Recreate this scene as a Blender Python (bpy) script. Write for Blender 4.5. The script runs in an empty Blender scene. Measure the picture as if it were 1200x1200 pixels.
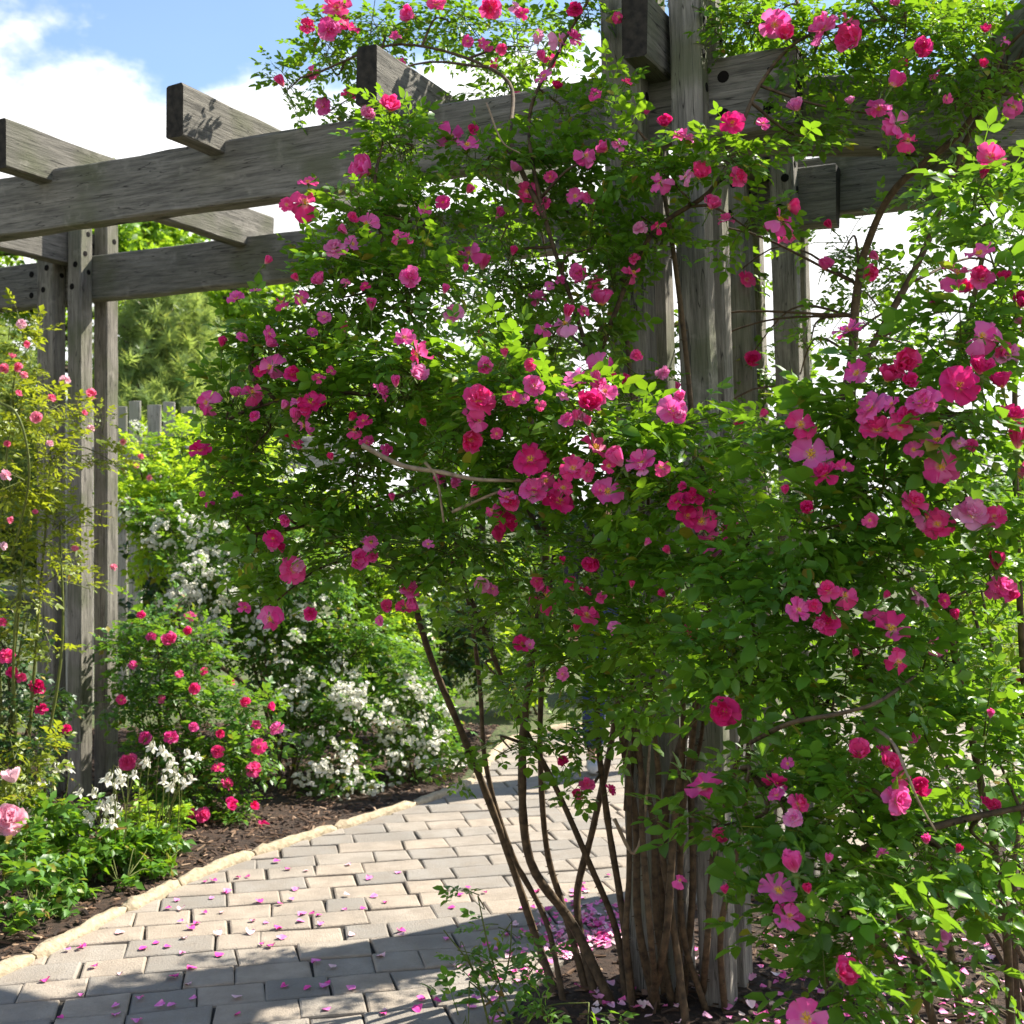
import bpy, math, random
import numpy as np
from mathutils import Vector, Matrix
rng = np.random.default_rng(11); random.seed(11)
scene = bpy.context.scene; C = scene.collection
# ---------------------------------------------------------------- camera, sky, sun, exposure
F, HY, CH = 1420.0, 610.0, 1.45          # focal length in px of a 1200 px frame, horizon row, eye height
cd = bpy.data.cameras.new('camera'); cam = bpy.data.objects.new('camera', cd); C.objects.link(cam)
cam.location = (0, 0, CH); cam.rotation_euler = (math.radians(90), 0, 0)
cd.sensor_width = 36; cd.lens = 36*F/1200; cd.shift_y = (HY-600)/1200
cd.clip_start = .05; cd.clip_end = 2000
cd.dof.use_dof = True; cd.dof.focus_distance = 2.9; cd.dof.aperture_fstop = 8.
scene.camera = cam
SUN_EL, SUN_AZ = math.radians(45), math.radians(58)   # azimuth clockwise from +Y (view direction)
w = bpy.data.worlds.new('World'); scene.world = w; w.use_nodes = True
nt = w.node_tree; nt.nodes.clear(); N = nt.nodes.new; LK = nt.links.new
out = N('ShaderNodeOutputWorld'); sky = N('ShaderNodeTexSky'); sky.sky_type = 'NISHITA'; sky.sun_disc = False
sky.sun_elevation = SUN_EL; sky.sun_rotation = SUN_AZ; sky.air_density = 1.1; sky.dust_density = .2; sky.ozone_density = 2.6
bg = N('ShaderNodeBackground'); bg.inputs[1].default_value = .088; LK(sky.outputs[0], bg.inputs[0])
tc = N('ShaderNodeTexCoord'); sep = N('ShaderNodeSeparateXYZ'); LK(tc.outputs['Generated'], sep.inputs[0])
mp = N('ShaderNodeMapping'); mp.inputs['Scale'].default_value = (1, 1, 1.7); mp.inputs['Location'].default_value = (.35, .2, .1)
LK(tc.outputs['Generated'], mp.inputs[0])
n1 = N('ShaderNodeTexNoise'); n1.inputs['Scale'].default_value = 3.2; n1.inputs['Detail'].default_value = 9; n1.inputs['Roughness'].default_value = .55
LK(mp.outputs[0], n1.inputs['Vector'])
m1 = N('ShaderNodeMath'); m1.operation = 'MULTIPLY_ADD'; m1.inputs[1].default_value = -.55; m1.inputs[2].default_value = .275
LK(n1.outputs[0], m1.inputs[0])
m2 = N('ShaderNodeMath'); m2.operation = 'ADD'; LK(sep.outputs[2], m2.inputs[0]); LK(m1.outputs[0], m2.inputs[1])
mr = N('ShaderNodeMapRange'); mr.interpolation_type = 'SMOOTHSTEP'
mr.inputs['From Min'].default_value = .315; mr.inputs['From Max'].default_value = .36; mr.inputs['To Min'].default_value = 1; mr.inputs['To Max'].default_value = .03
LK(m2.outputs[0], mr.inputs['Value'])
n2 = N('ShaderNodeTexNoise'); n2.inputs['Scale'].default_value = 9; n2.inputs['Detail'].default_value = 6; LK(mp.outputs[0], n2.inputs['Vector'])
cr = N('ShaderNodeMapRange'); cr.inputs['From Min'].default_value = .3; cr.inputs['From Max'].default_value = .6; cr.inputs['To Min'].default_value = .56; cr.inputs['To Max'].default_value = .72
LK(n2.outputs[0], cr.inputs['Value'])
bg2 = N('ShaderNodeBackground'); bg2.inputs[0].default_value = (1, 1, 1, 1); LK(cr.outputs[0], bg2.inputs[1])
mx = N('ShaderNodeMixShader'); LK(mr.outputs[0], mx.inputs[0]); LK(bg.outputs[0], mx.inputs[1]); LK(bg2.outputs[0], mx.inputs[2]); LK(mx.outputs[0], out.inputs[0])
sd = bpy.data.lights.new('sun', 'SUN'); sd.energy = 5.0; sd.angle = math.radians(.53); sd.color = (1, .945, .83)
so = bpy.data.objects.new('sun', sd); C.objects.link(so)
sdir = Vector((math.sin(SUN_AZ)*math.cos(SUN_EL), math.cos(SUN_AZ)*math.cos(SUN_EL), math.sin(SUN_EL)))
so.rotation_euler = sdir.to_track_quat('Z', 'Y').to_euler(); so.location = (6, -2, 9)
vs = scene.view_settings; vs.view_transform = 'Standard'; vs.look = 'None'; vs.gamma = 1; vs.exposure = 1.34
cy = scene.cycles; cy.max_bounces = 7; cy.diffuse_bounces = 4; cy.transmission_bounces = 5; cy.glossy_bounces = 2; cy.use_denoising = True
cy.sample_clamp_indirect = 6
# ---------------------------------------------------------------- helpers
def at(px, py, Z): return np.array([(px-600)/F*Z, Z, CH-(py-HY)/F*Z])
def gnd(px, py): Z = CH*F/(py-HY); return np.array([(px-600)/F*Z, Z, 0.])
def unit(v): v = np.asarray(v, float); return v/np.maximum(np.linalg.norm(v, axis=-1, keepdims=True), 1e-9)
def np_mesh(name, V, T, smooth=True, mats=(), midx=None):
    me = bpy.data.meshes.new(name); V = np.asarray(V, np.float32); T = np.asarray(T, np.int32)
    me.vertices.add(len(V)); me.vertices.foreach_set('co', V.ravel())
    me.loops.add(T.size); me.loops.foreach_set('vertex_index', T.ravel())
    me.polygons.add(len(T)); k = T.shape[1]
    me.polygons.foreach_set('loop_start', np.arange(0, T.size, k, dtype=np.int32))
    me.polygons.foreach_set('loop_total', np.full(len(T), k, np.int32))
    me.polygons.foreach_set('use_smooth', np.full(len(T), smooth))
    for m in mats: me.materials.append(m)
    if midx is not None: me.polygons.foreach_set('material_index', np.asarray(midx, np.int32))
    me.update(calc_edges=True); return me
def link(name, me, parent=None, loc=(0, 0, 0), mat=None):
    o = bpy.data.objects.new(name, me); C.objects.link(o); o.location = [float(v) for v in loc]
    if parent: o.parent = parent
    if mat and me and not me.materials: me.materials.append(mat)
    return o
def tag(o, label=None, cat=None, group=None, kind=None):
    for k, v in (('label', label), ('category', cat), ('group', group), ('kind', kind)):
        if v: o[k] = v
    return o
def thing(name, label, cat, loc=(0, 0, 0), group=None): return tag(link(name, None, None, loc), label, cat, group)
class MB:                                   # collects triangles
    def __init__(s): s.V = []; s.T = []; s.n = 0
    def add(s, V, T):
        V = np.asarray(V, float); T = np.asarray(T, int)
        if T.shape[1] == 4: T = np.concatenate([T[:, [0, 1, 2]], T[:, [0, 2, 3]]])
        s.V.append(V); s.T.append(T+s.n); s.n += len(V)
    def mesh(s, name, off=(0, 0, 0), smooth=True, mats=()): return np_mesh(name, np.concatenate(s.V)-np.asarray(off), np.concatenate(s.T), smooth, mats)
def spline(P, n=6):
    P = np.asarray(P, float)
    if len(P) < 3: return P[0]+(P[-1]-P[0])*np.linspace(0, 1, n+1)[:, None]
    Q = np.vstack([2*P[0]-P[1], P, 2*P[-1]-P[-2]]); o = []
    for i in range(1, len(Q)-2):
        t = np.linspace(0, 1, n, endpoint=False)[:, None]; a, b, c, d = Q[i-1:i+3]
        o.append(.5*(2*b+(c-a)*t+(2*a-5*b+4*c-d)*t**2+(3*b-a-3*c+d)*t**3))
    return np.vstack(o+[P[-1:]])
def tube(P, r0, r1, k=7, wob=0.):
    P = np.asarray(P, float); n = len(P); d = unit(np.gradient(P, axis=0))
    up = np.where(np.abs(d[:, 2:3]) > .9, [[1., 0, 0]], [[0., 0, 1]]); a = unit(np.cross(up, d)); 
    for i in range(1, n):
        v = a[i-1]-d[i]*np.dot(a[i-1], d[i]); a[i] = v/np.linalg.norm(v)
    b = np.cross(d, a); r = np.linspace(r0, r1, n)*(1+wob*rng.standard_normal(n))
    th = np.arange(k)*2*np.pi/k
    V = P[:, None]+r[:, None, None]*(np.cos(th)[None, :, None]*a[:, None]+np.sin(th)[None, :, None]*b[:, None])
    V = V.reshape(-1, 3); T = []
    for i in range(n-1):
        for j in range(k):
            q = (i*k+j, i*k+(j+1) % k, (i+1)*k+(j+1) % k, (i+1)*k+j); T += [(q[0], q[1], q[2]), (q[0], q[2], q[3])]
    m = len(V); V = np.vstack([V, P[:1], P[-1:]])
    for j in range(k): T += [(m, (j+1) % k, j), (m+1, (n-1)*k+j, (n-1)*k+(j+1) % k)]
    return V, np.array(T)
def frames(axis, nrm):
    a = unit(axis); n = unit(nrm-(nrm*a).sum(-1, keepdims=True)*a); b = np.cross(n, a)
    return np.stack([a, b, n], -1)         # columns
def scatter(templ, pos, R, s):
    """place template meshes (list of (V,T)) at pos with frames R and scale s"""
    which = rng.integers(0, len(templ), len(pos)); VV = []; TT = []; off = 0
    for k, (V, T) in enumerate(templ):
        i = np.where(which == k)[0]
        if not len(i): continue
        W = np.einsum('nij,vj->nvi', R[i], V)*s[i, None, None]+pos[i, None]
        VV.append(W.reshape(-1, 3)); TT.append((T[None]+(np.arange(len(i))*len(V))[:, None, None]).reshape(-1, 3)+off); off += W.shape[0]*W.shape[1]
    return np.concatenate(VV), np.concatenate(TT)
# ---------------------------------------------------------------- materials
def newmat(name):
    m = bpy.data.materials.new(name); m.use_nodes = True; nt = m.node_tree
    b = nt.nodes['Principled BSDF']; return m, nt, b, nt.nodes['Material Output']
def node(nt, t, **kw):
    n = nt.nodes.new(t)
    for k, v in kw.items():
        if k in n.inputs: n.inputs[k].default_value = v
        else: setattr(n, k, v)
    return n
def ramp(nt, src, stops):
    r = nt.nodes.new('ShaderNodeValToRGB'); e = r.color_ramp.elements
    while len(e) < len(stops): e.new(.5)
    for i, (p, c) in enumerate(stops): e[i].position = p; e[i].color = (*c, 1)
    nt.links.new(src, r.inputs[0]); return r.outputs[0]
def mixc(nt, fac, a, b, mode='MIX'):
    m = nt.nodes.new('ShaderNodeMix'); m.data_type = 'RGBA'; m.blend_type = mode
    if isinstance(fac, (int, float)): m.inputs[0].default_value = fac
    else: nt.links.new(fac, m.inputs[0])
    for s, v in ((m.inputs[6], a), (m.inputs[7], b)):
        if isinstance(v, tuple): s.default_value = (*v, 1)
        else: nt.links.new(v, s)
    return m.outputs[2]
def noise(nt, vec, scale, detail=4, rough=.55): 
    n = node(nt, 'ShaderNodeTexNoise', Scale=scale, Detail=detail, Roughness=rough); 
    if vec is not None: nt.links.new(vec, n.inputs['Vector'])
    return n.outputs[0]
def mrange(nt, src, a, b, c=0., d=1.):
    m = nt.nodes.new('ShaderNodeMapRange'); nt.links.new(src, m.inputs[0])
    for i, v in enumerate((a, b, c, d)): m.inputs[i+1].default_value = v
    return m.outputs[0]
def bump(nt, b, h, dist, strength=1.):
    n = node(nt, 'ShaderNodeBump', Distance=dist, Strength=strength); nt.links.new(h, n.inputs['Height']); nt.links.new(n.outputs[0], b.inputs['Normal'])
def leaf_mat(name, dark, mid, young, trans=.38, ys=(.55, .74), rough=.42):
    m, nt, b, o = newmat(name); g = node(nt, 'ShaderNodeNewGeometry')
    c = ramp(nt, g.outputs['Random Per Island'], [(0, dark), (.5, mid), (.965, tuple(x*1.3 for x in mid)), (.978, (.34, .29, .03)), (1, (.24, .10, .03))])
    nz = noise(nt, g.outputs['Position'], 4.5, 3); c = mixc(nt, mrange(nt, nz, *ys), c, young)
    nz2 = noise(nt, g.outputs['Position'], 90, 2); c = mixc(nt, mrange(nt, nz2, .55, .8, 0, .35), c, tuple(x*.6 for x in mid))
    nt.links.new(c, b.inputs['Base Color']); b.inputs['Roughness'].default_value = rough; b.inputs['Specular IOR Level'].default_value = .45
    t = node(nt, 'ShaderNodeBsdfTranslucent'); tcol = mixc(nt, .55, c, (min(1, young[0]*2.1), min(1, young[1]*1.9), young[2]*.8)); nt.links.new(tcol, t.inputs[0])
    s = node(nt, 'ShaderNodeMixShader'); s.inputs[0].default_value = trans
    nt.links.new(b.outputs[0], s.inputs[1]); nt.links.new(t.outputs[0], s.inputs[2]); nt.links.new(s.outputs[0], o.inputs[0]); return m
def petal_mat(name, col, edge, heart, r0=.003, r1=.0125, trans=.45):
    """colour runs from a pale heart at the bloom's centre to the petal colour"""
    m, nt, b, o = newmat(name); t = node(nt, 'ShaderNodeTexCoord'); l = node(nt, 'ShaderNodeVectorMath', operation='LENGTH'); nt.links.new(t.outputs['Object'], l.inputs[0])
    oi = node(nt, 'ShaderNodeObjectInfo'); base = mixc(nt, oi.outputs['Random'], col, edge)
    nz = noise(nt, t.outputs['Object'], 60, 2); base = mixc(nt, mrange(nt, nz, .45, .7, 0, .45), base, edge)
    c = mixc(nt, mrange(nt, l.outputs['Value'], r0, r1), heart, base)
    nt.links.new(c, b.inputs['Base Color']); b.inputs['Roughness'].default_value = .55; b.inputs['Specular IOR Level'].default_value = .25
    tr = node(nt, 'ShaderNodeBsdfTranslucent'); nt.links.new(c, tr.inputs[0]); s = node(nt, 'ShaderNodeMixShader'); s.inputs[0].default_value = trans
    nt.links.new(b.outputs[0], s.inputs[1]); nt.links.new(tr.outputs[0], s.inputs[2]); nt.links.new(s.outputs[0], o.inputs[0]); return m
def plain(name, a, bcol, scale=20, rough=.8, bd=0., coord='Object'):
    m, nt, b, o = newmat(name); t = node(nt, 'ShaderNodeTexCoord'); nz = noise(nt, t.outputs[coord], scale, 5)
    nt.links.new(ramp(nt, nz, [(.3, a), (.7, bcol)]), b.inputs['Base Color']); b.inputs['Roughness'].default_value = rough; b.inputs['Specular IOR Level'].default_value = .25
    if bd: bump(nt, b, nz, bd)
    return m
def wood_mat(name, dark, light, moss):
    m, nt, b, o = newmat(name); t = node(nt, 'ShaderNodeTexCoord'); oi = node(nt, 'ShaderNodeObjectInfo')
    ad = node(nt, 'ShaderNodeVectorMath', operation='MULTIPLY_ADD'); nt.links.new(oi.outputs['Random'], ad.inputs[0]); ad.inputs[1].default_value = (9, 5, 7); nt.links.new(t.outputs['Object'], ad.inputs[2])
    mp = node(nt, 'ShaderNodeMapping'); mp.inputs['Scale'].default_value = (1.1, 15, 15); nt.links.new(ad.outputs[0], mp.inputs[0])
    g = noise(nt, mp.outputs[0], 3.4, 8, .65); warp = noise(nt, ad.outputs[0], 3.2, 3)
    mp2 = node(nt, 'ShaderNodeMapping'); mp2.inputs['Scale'].default_value = (5, 85, 85); nt.links.new(ad.outputs[0], mp2.inputs[0])
    fine = noise(nt, mp2.outputs[0], 2.2, 5, .7)
    c = ramp(nt, g, [(.3, dark), (.5, tuple((x+y)/2 for x, y in zip(dark, light))), (.72, light)])
    c = mixc(nt, mrange(nt, fine, .34, .52, .5, 0.), c, tuple(x*.55 for x in dark))
    c = mixc(nt, mrange(nt, warp, .5, .68, 0, .75), c, moss)
    st = noise(nt, ad.outputs[0], 11, 4); c = mixc(nt, mrange(nt, st, .6, .75, 0, .45), c, tuple(min(1, x*1.35) for x in light))
    mp4 = node(nt, 'ShaderNodeMapping'); mp4.inputs['Scale'].default_value = (1.3, 26, 26); nt.links.new(ad.outputs[0], mp4.inputs[0]); ck = noise(nt, mp4.outputs[0], 1.6, 2, .4)
    ab = node(nt, 'ShaderNodeMath', operation='SUBTRACT'); nt.links.new(ck, ab.inputs[0]); ab.inputs[1].default_value = .5; ac = node(nt, 'ShaderNodeMath', operation='ABSOLUTE'); nt.links.new(ab.outputs[0], ac.inputs[0])
    c = mixc(nt, mrange(nt, ac.outputs[0], .002, .010, .8, 0), c, tuple(x*.25 for x in dark))
    # knots: a few dark round spots stretched along the grain
    mp3 = node(nt, 'ShaderNodeMapping'); mp3.inputs['Scale'].default_value = (2.2, 6, 6); nt.links.new(ad.outputs[0], mp3.inputs[0])
    vo = node(nt, 'ShaderNodeTexVoronoi', Scale=1.); nt.links.new(mp3.outputs[0], vo.inputs['Vector'])
    c = mixc(nt, mrange(nt, vo.outputs['Distance'], .05, .13, .85, 0), c, tuple(x*.35 for x in dark))
    nt.links.new(c, b.inputs['Base Color']); b.inputs['Roughness'].default_value = .88; b.inputs['Specular IOR Level'].default_value = .2
    h = node(nt, 'ShaderNodeMath', operation='ADD'); nt.links.new(g, h.inputs[0]); nt.links.new(fine, h.inputs[1]); bump(nt, b, h.outputs[0], .004, .9); return m
M = {}
M['wood'] = wood_mat('weathered_timber', (.085, .08, .07), (.27, .25, .215), (.105, .11, .065))
M['wood_post'] = wood_mat('weathered_post', (.10, .092, .078), (.34, .31, .265), (.11, .12, .065))
M['endgrain'] = plain('shaded_end_grain', (.012, .011, .010), (.045, .038, .03), 40, .95, .002)  # weathered end grain, with the shade on the timber ends put into the colour
M['iron_recess'] = plain('iron_recess_shade', (.004, .0035, .003), (.009, .007, .006), 80, 1.)  # bolt iron painted near black for the shade inside the sunk holes
M['leaf'] = leaf_mat('rose_leaf', (.04, .10, .009), (.085, .21, .016), (.17, .31, .018), .45)
M['leaf_big'] = leaf_mat('rose_leaf_broad', (.038, .10, .012), (.08, .205, .02), (.16, .30, .022), .44, (.52, .7))
M['leaf_olive'] = leaf_mat('rose_leaf_olive', (.08, .12, .013), (.16, .22, .018), (.27, .32, .03), .48)
M['leaf_lime'] = leaf_mat('lime_leaf', (.13, .25, .02), (.22, .38, .025), (.36, .5, .04), .45)
M['leaf_mid'] = leaf_mat('shrub_leaf', (.035, .10, .016), (.08, .2, .025), (.17, .31, .03), .4)
M['leaf_dark'] = leaf_mat('evergreen_leaf', (.015, .045, .012), (.03, .08, .016), (.06, .13, .02), .2)
M['leaf_tree'] = leaf_mat('tree_leaf', (.05, .13, .015), (.13, .26, .02), (.25, .4, .03), .5)
M['needle'] = leaf_mat('pine_needle', (.10, .17, .06), (.20, .29, .10), (.28, .37, .13), .45)
M['cane'] = plain('rose_cane_bark', (.035, .024, .014), (.13, .085, .045), 45, .8, .003)
M['cane_pale'] = plain('dry_cane_bark', (.16, .11, .07), (.36, .27, .18), 60, .8, .002)
M['stem'] = plain('green_stem', (.07, .10, .02), (.14, .15, .03), 60, .6)
M['bark'] = plain('tree_bark', (.03, .022, .016), (.10, .075, .055), 14, .9, .02)
M['stamen'] = plain('yellow_stamens', (.75, .36, .02), (.9, .62, .08), 300, .7)
M['calyx'] = plain('rose_calyx', (.07, .13, .02), (.14, .2, .04), 120, .6)
PETS = {'mid': petal_mat('petal_pink', (.85, .05, .34), (.90, .20, .52), (.93, .48, .6)),
        'deep': petal_mat('petal_deep_pink', (.72, .012, .16), (.84, .05, .30), (.85, .22, .36)),
        'lilac': petal_mat('petal_lilac_pink', (.83, .17, .48), (.90, .40, .64), (.92, .72, .8)),
        'hot': petal_mat('petal_hot_pink', (.86, .03, .22), (.90, .12, .38), (.95, .55, .55)),
        'pale': petal_mat('petal_pale_pink', (.85, .42, .55), (.9, .62, .7), (.92, .75, .75)),
        'rose': petal_mat('petal_small_pink', (.85, .16, .32), (.9, .33, .46), (.9, .4, .5)),
        'white': petal_mat('petal_white', (.84, .82, .70), (.88, .87, .80), (.75, .72, .35), .002, .006)}
# ---------------------------------------------------------------- ground, path, beds
def blob_noise(x, y, s): return np.sin(x*s+1.3)*np.cos(y*s*1.17+.4)+.5*np.sin(x*s*2.3+y*s*1.9)
m, nt, b, o = newmat('garden_ground'); g = node(nt, 'ShaderNodeNewGeometry'); a = noise(nt, g.outputs['Position'], 1.2, 6); bb = noise(nt, g.outputs['Position'], 26, 5)
c = mixc(nt, mrange(nt, a, .4, .6), (.05, .085, .02), (.085, .12, .03)); c = mixc(nt, mrange(nt, bb, .4, .7), c, (.10, .08, .045))
nt.links.new(c, b.inputs['Base Color']); b.inputs['Roughness'].default_value = .95; bump(nt, b, bb, .03); M['ground'] = m
S = 900.; gy = np.concatenate([np.linspace(-30, 60, 19), [200, S]]); gx = np.concatenate([[-S, -120], np.linspace(-60, 60, 25), [120, S]])
X, Y = np.meshgrid(gx, gy); V = np.stack([X, Y, np.full_like(X, -.03)], -1).reshape(-1, 3); nx = len(gx)
Q = [(r*nx+c_, r*nx+c_+1, (r+1)*nx+c_+1, (r+1)*nx+c_) for r in range(len(gy)-1) for c_ in range(nx-1)]
tag(link('ground', np_mesh('ground', V, Q, True, [M['ground']])), kind='structure')
# far gravel forecourt, sunlit, beyond the beds on the right
m, nt, b, o = newmat('mulch'); g = node(nt, 'ShaderNodeNewGeometry'); a = noise(nt, g.outputs['Position'], 34, 7, .7); a2 = noise(nt, g.outputs['Position'], 5, 3)
c = ramp(nt, a, [(.3, (.012, .007, .004)), (.55, (.055, .03, .017)), (.75, (.15, .085, .05))]); nt.links.new(c, b.inputs['Base Color']); b.inputs['Roughness'].default_value = .95
bump(nt, b, a, .025); M['mulch'] = m
KERB = spline([(-2.75, 1.6), (-2.35, 2.5), (-1.98, 3.3), (-1.64, 3.89), (-1.466, 4.43), (-1.2, 5.12), (-.72, 5.86), (-.36, 6.42), (-.2, 6.85), (-.13, 7.4), (0.05, 8.1), (.7, 8.75), (2, 9.3), (4, 9.7), (7, 10)], 6)
RIGHT = spline([(-.42, 1.4), (-.2, 2.4), (-.08, 3.1), (.02, 3.6), (.16, 3.95), (.42, 4.25), (.85, 4.75), (1.7, 5.35), (3.2, 5.8), (7, 6.3)], 6)
def sheet(name, poly, z, mat, dz=0., res=.16):
    """fill a polygon (2-D) with a gently uneven grid sheet clipped by bmesh"""
    import bmesh
    bm = bmesh.new(); vs = [bm.verts.new((p[0], p[1], z)) for p in poly]; f = bm.faces.new(vs); 
    if f.normal.z < 0: f.normal_flip()
    bm.normal_update()
    if bm.faces[:][0].normal.z < 0: bm.faces[:][0].normal_flip()
    bmesh.ops.triangulate(bm, faces=bm.faces[:], ngon_method='EAR_CLIP')
    me = bpy.data.meshes.new(name); bm.to_mesh(me); bm.free(); me.materials.append(mat); return link(name, me)
M['joint'] = plain('paver_joint_sand', (.03, .027, .022), (.075, .064, .05), 60, .95, .003, 'Object')
path = sheet('paved_path', list(map(tuple, KERB))+list(map(tuple, RIGHT[::-1])), -.012, M['joint']); tag(path, kind='structure')
bedL = sheet('mulch_bed', list(map(tuple, KERB[:44]))+[(-.1, 8.6), (-1.6, 8.9), (-3.6, 8.2), (-4.4, 6), (-4.6, 3.4), (-4, 1.6)], -.006, M['mulch']); tag(bedL, kind='structure')
bedR = sheet('mulch_bed', list(map(tuple, RIGHT))+[(7, 1.4)], -.006, M['mulch']); tag(bedR, kind='structure')
def inside(poly, p):
    x, y = p; r = False; n = len(poly)
    for i in range(n):
        x1, y1 = poly[i]; x2, y2 = poly[i-1]
        if (y1 > y) != (y2 > y) and x < (x2-x1)*(y-y1)/(y2-y1)+x1: r = not r
    return r
PATHPOLY = np.vstack([KERB, RIGHT[::-1]])
def clip_half(poly, p, nrm):
    o = []; n = len(poly); d = [np.dot(q-p, nrm) for q in poly]
    for i in range(n):
        a, b_ = poly[i], poly[(i+1) % n]; da, db = d[i], d[(i+1) % n]
        if da >= 0: o.append(a)
        if (da >= 0) != (db >= 0): o.append(a+(b_-a)*da/(da-db))
    return o
m, nt, b, o = newmat('tumbled_paver'); g = node(nt, 'ShaderNodeNewGeometry'); oi = node(nt, 'ShaderNodeObjectInfo')
c = ramp(nt, oi.outputs['Random'], [(0, (.24, .22, .195)), (.3, (.30, .27, .235)), (.55, (.345, .30, .25)), (.8, (.385, .32, .255)), (1, (.42, .345, .27))])
n1_ = noise(nt, g.outputs['Position'], 9, 5, .6); n2_ = noise(nt, g.outputs['Position'], 120, 4, .7); n3_ = noise(nt, g.outputs['Position'], 2.2, 3)
c = mixc(nt, mrange(nt, n1_, .35, .65, 0, .6), c, (.22, .18, .14)); c = mixc(nt, mrange(nt, n2_, .55, .75, 0, .5), c, (.2, .18, .16))
c = mixc(nt, mrange(nt, n2_, .42, .25, 0, .4), c, (.46, .41, .34)); c = mixc(nt, mrange(nt, n3_, .5, .65, 0, .45), c, (.2, .18, .155))
nt.links.new(c, b.inputs['Base Color']); b.inputs['Roughness'].default_value = .85; b.inputs['Specular IOR Level'].default_value = .3; bump(nt, b, n2_, .005); M['paver'] = m
def paver_mesh(poly, z, tilt):
    P = np.array(poly); c = P.mean(0); n = len(P)
    def inset(d):
        a_, b_ = (P-c)@u, (P-c)@v; a_ = a_-np.sign(a_)*np.minimum(d, abs(a_)*.4); b_ = b_-np.sign(b_)*np.minimum(d, abs(b_)*.4); return c+a_[:, None]*u+b_[:, None]*v
    r = [(inset(.0026), -.05), (inset(.0026), -.008), (inset(.0044), -.003), (inset(.010), 0.)]
    V = []
    for Q_, zz in r:
        for q in Q_: V.append((q[0]-c[0], q[1]-c[1], zz+z+np.dot(q-c, tilt) if zz > -.04 else zz))
    V.append((0, 0, z+.0006)); T = []
    for k in range(3):
        for i in range(n):
            j = (i+1) % n; T += [(k*n+i, k*n+j, (k+1)*n+j), (k*n+i, (k+1)*n+j, (k+1)*n+i)]
    for i in range(n): T.append((3*n+i, 3*n+(i+1) % n, 4*n))
    return c, np.array(V), np.array(T)
u = unit(np.array([math.cos(math.radians(13)), math.sin(math.radians(13))])); v = np.array([-u[1], u[0]]); org = np.array([-1.5, 3.]); RH = .158
kb = KERB; cand = []
for r in range(-12, 50):
    s = -2.0+random.random()*.3
    while s < 9:
        L = random.choice([.155, .2, .2, .25, .29]); jt = .004
        q = [org+u*(s+a_*L)+v*((r+b_)*RH) for a_, b_ in ((0, 0), (1, 0), (1, 1), (0, 1))]; s += L
        # rough edges: one extra mid vertex on the long sides, corners jittered
        q = [q[0]+rng.normal(0, .0034, 2), (q[0]+q[1])/2+rng.normal(0, .0034, 2), q[1]+rng.normal(0, .0034, 2), q[2]+rng.normal(0, .0034, 2), (q[2]+q[3])/2+rng.normal(0, .0034, 2), q[3]+rng.normal(0, .0034, 2)]
        cc = np.mean(q, 0)
        if cc[1] < 1.7 or cc[1] > 10 or cc[0] > 6.5: continue
        for curve, side in ((KERB, -1), (RIGHT, 1)):
            i = int(np.argmin(((curve-cc)**2).sum(1))); i = min(max(i, 1), len(curve)-2)
            tng = unit(curve[i+1]-curve[i-1]); nr = np.array([-tng[1], tng[0]])*side
            q = clip_half(q, curve[i]+nr*.012, nr)
            if len(q) < 3: break
        if len(q) < 3: continue
        A = .5*abs(sum(q[k][0]*q[(k+1) % len(q)][1]-q[(k+1) % len(q)][0]*q[k][1] for k in range(len(q))))
        if A < .0025: continue
        cc = np.mean(q, 0); px = 600+F*cc[0]/cc[1]; py = HY+F*CH/cc[1]; cand.append((A/cc[1]**3, -60 < px < 860 and py < 1260, q))
cand.sort(key=lambda t: (not t[1], -t[0])); far = MB()
for i, (a_, vis, q) in enumerate(cand):
    c, V, T = paver_mesh(q, rng.normal(0, .002), rng.normal(0, .012, 2))
    if vis and i < 298: link('paver', np_mesh('paver', V, T, False, [M['paver']]), path, (c[0], c[1], 0))
    else: far.add(V+np.array([c[0], c[1], 0]), T)
m2_ = M['paver'].copy(); m2_.name = 'tumbled_paver_field'; nt = m2_.node_tree
for n_ in list(nt.nodes):
    if n_.bl_idname == 'ShaderNodeObjectInfo':
        gg = [x for x in nt.nodes if x.bl_idname == 'ShaderNodeNewGeometry'][0]
        for l in list(n_.outputs['Random'].links): nt.links.new(gg.outputs['Random Per Island'], l.to_socket)
tag(link('distant_pavers', far.mesh('distant_pavers', smooth=False, mats=[m2_]), path), kind='stuff')
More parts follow.
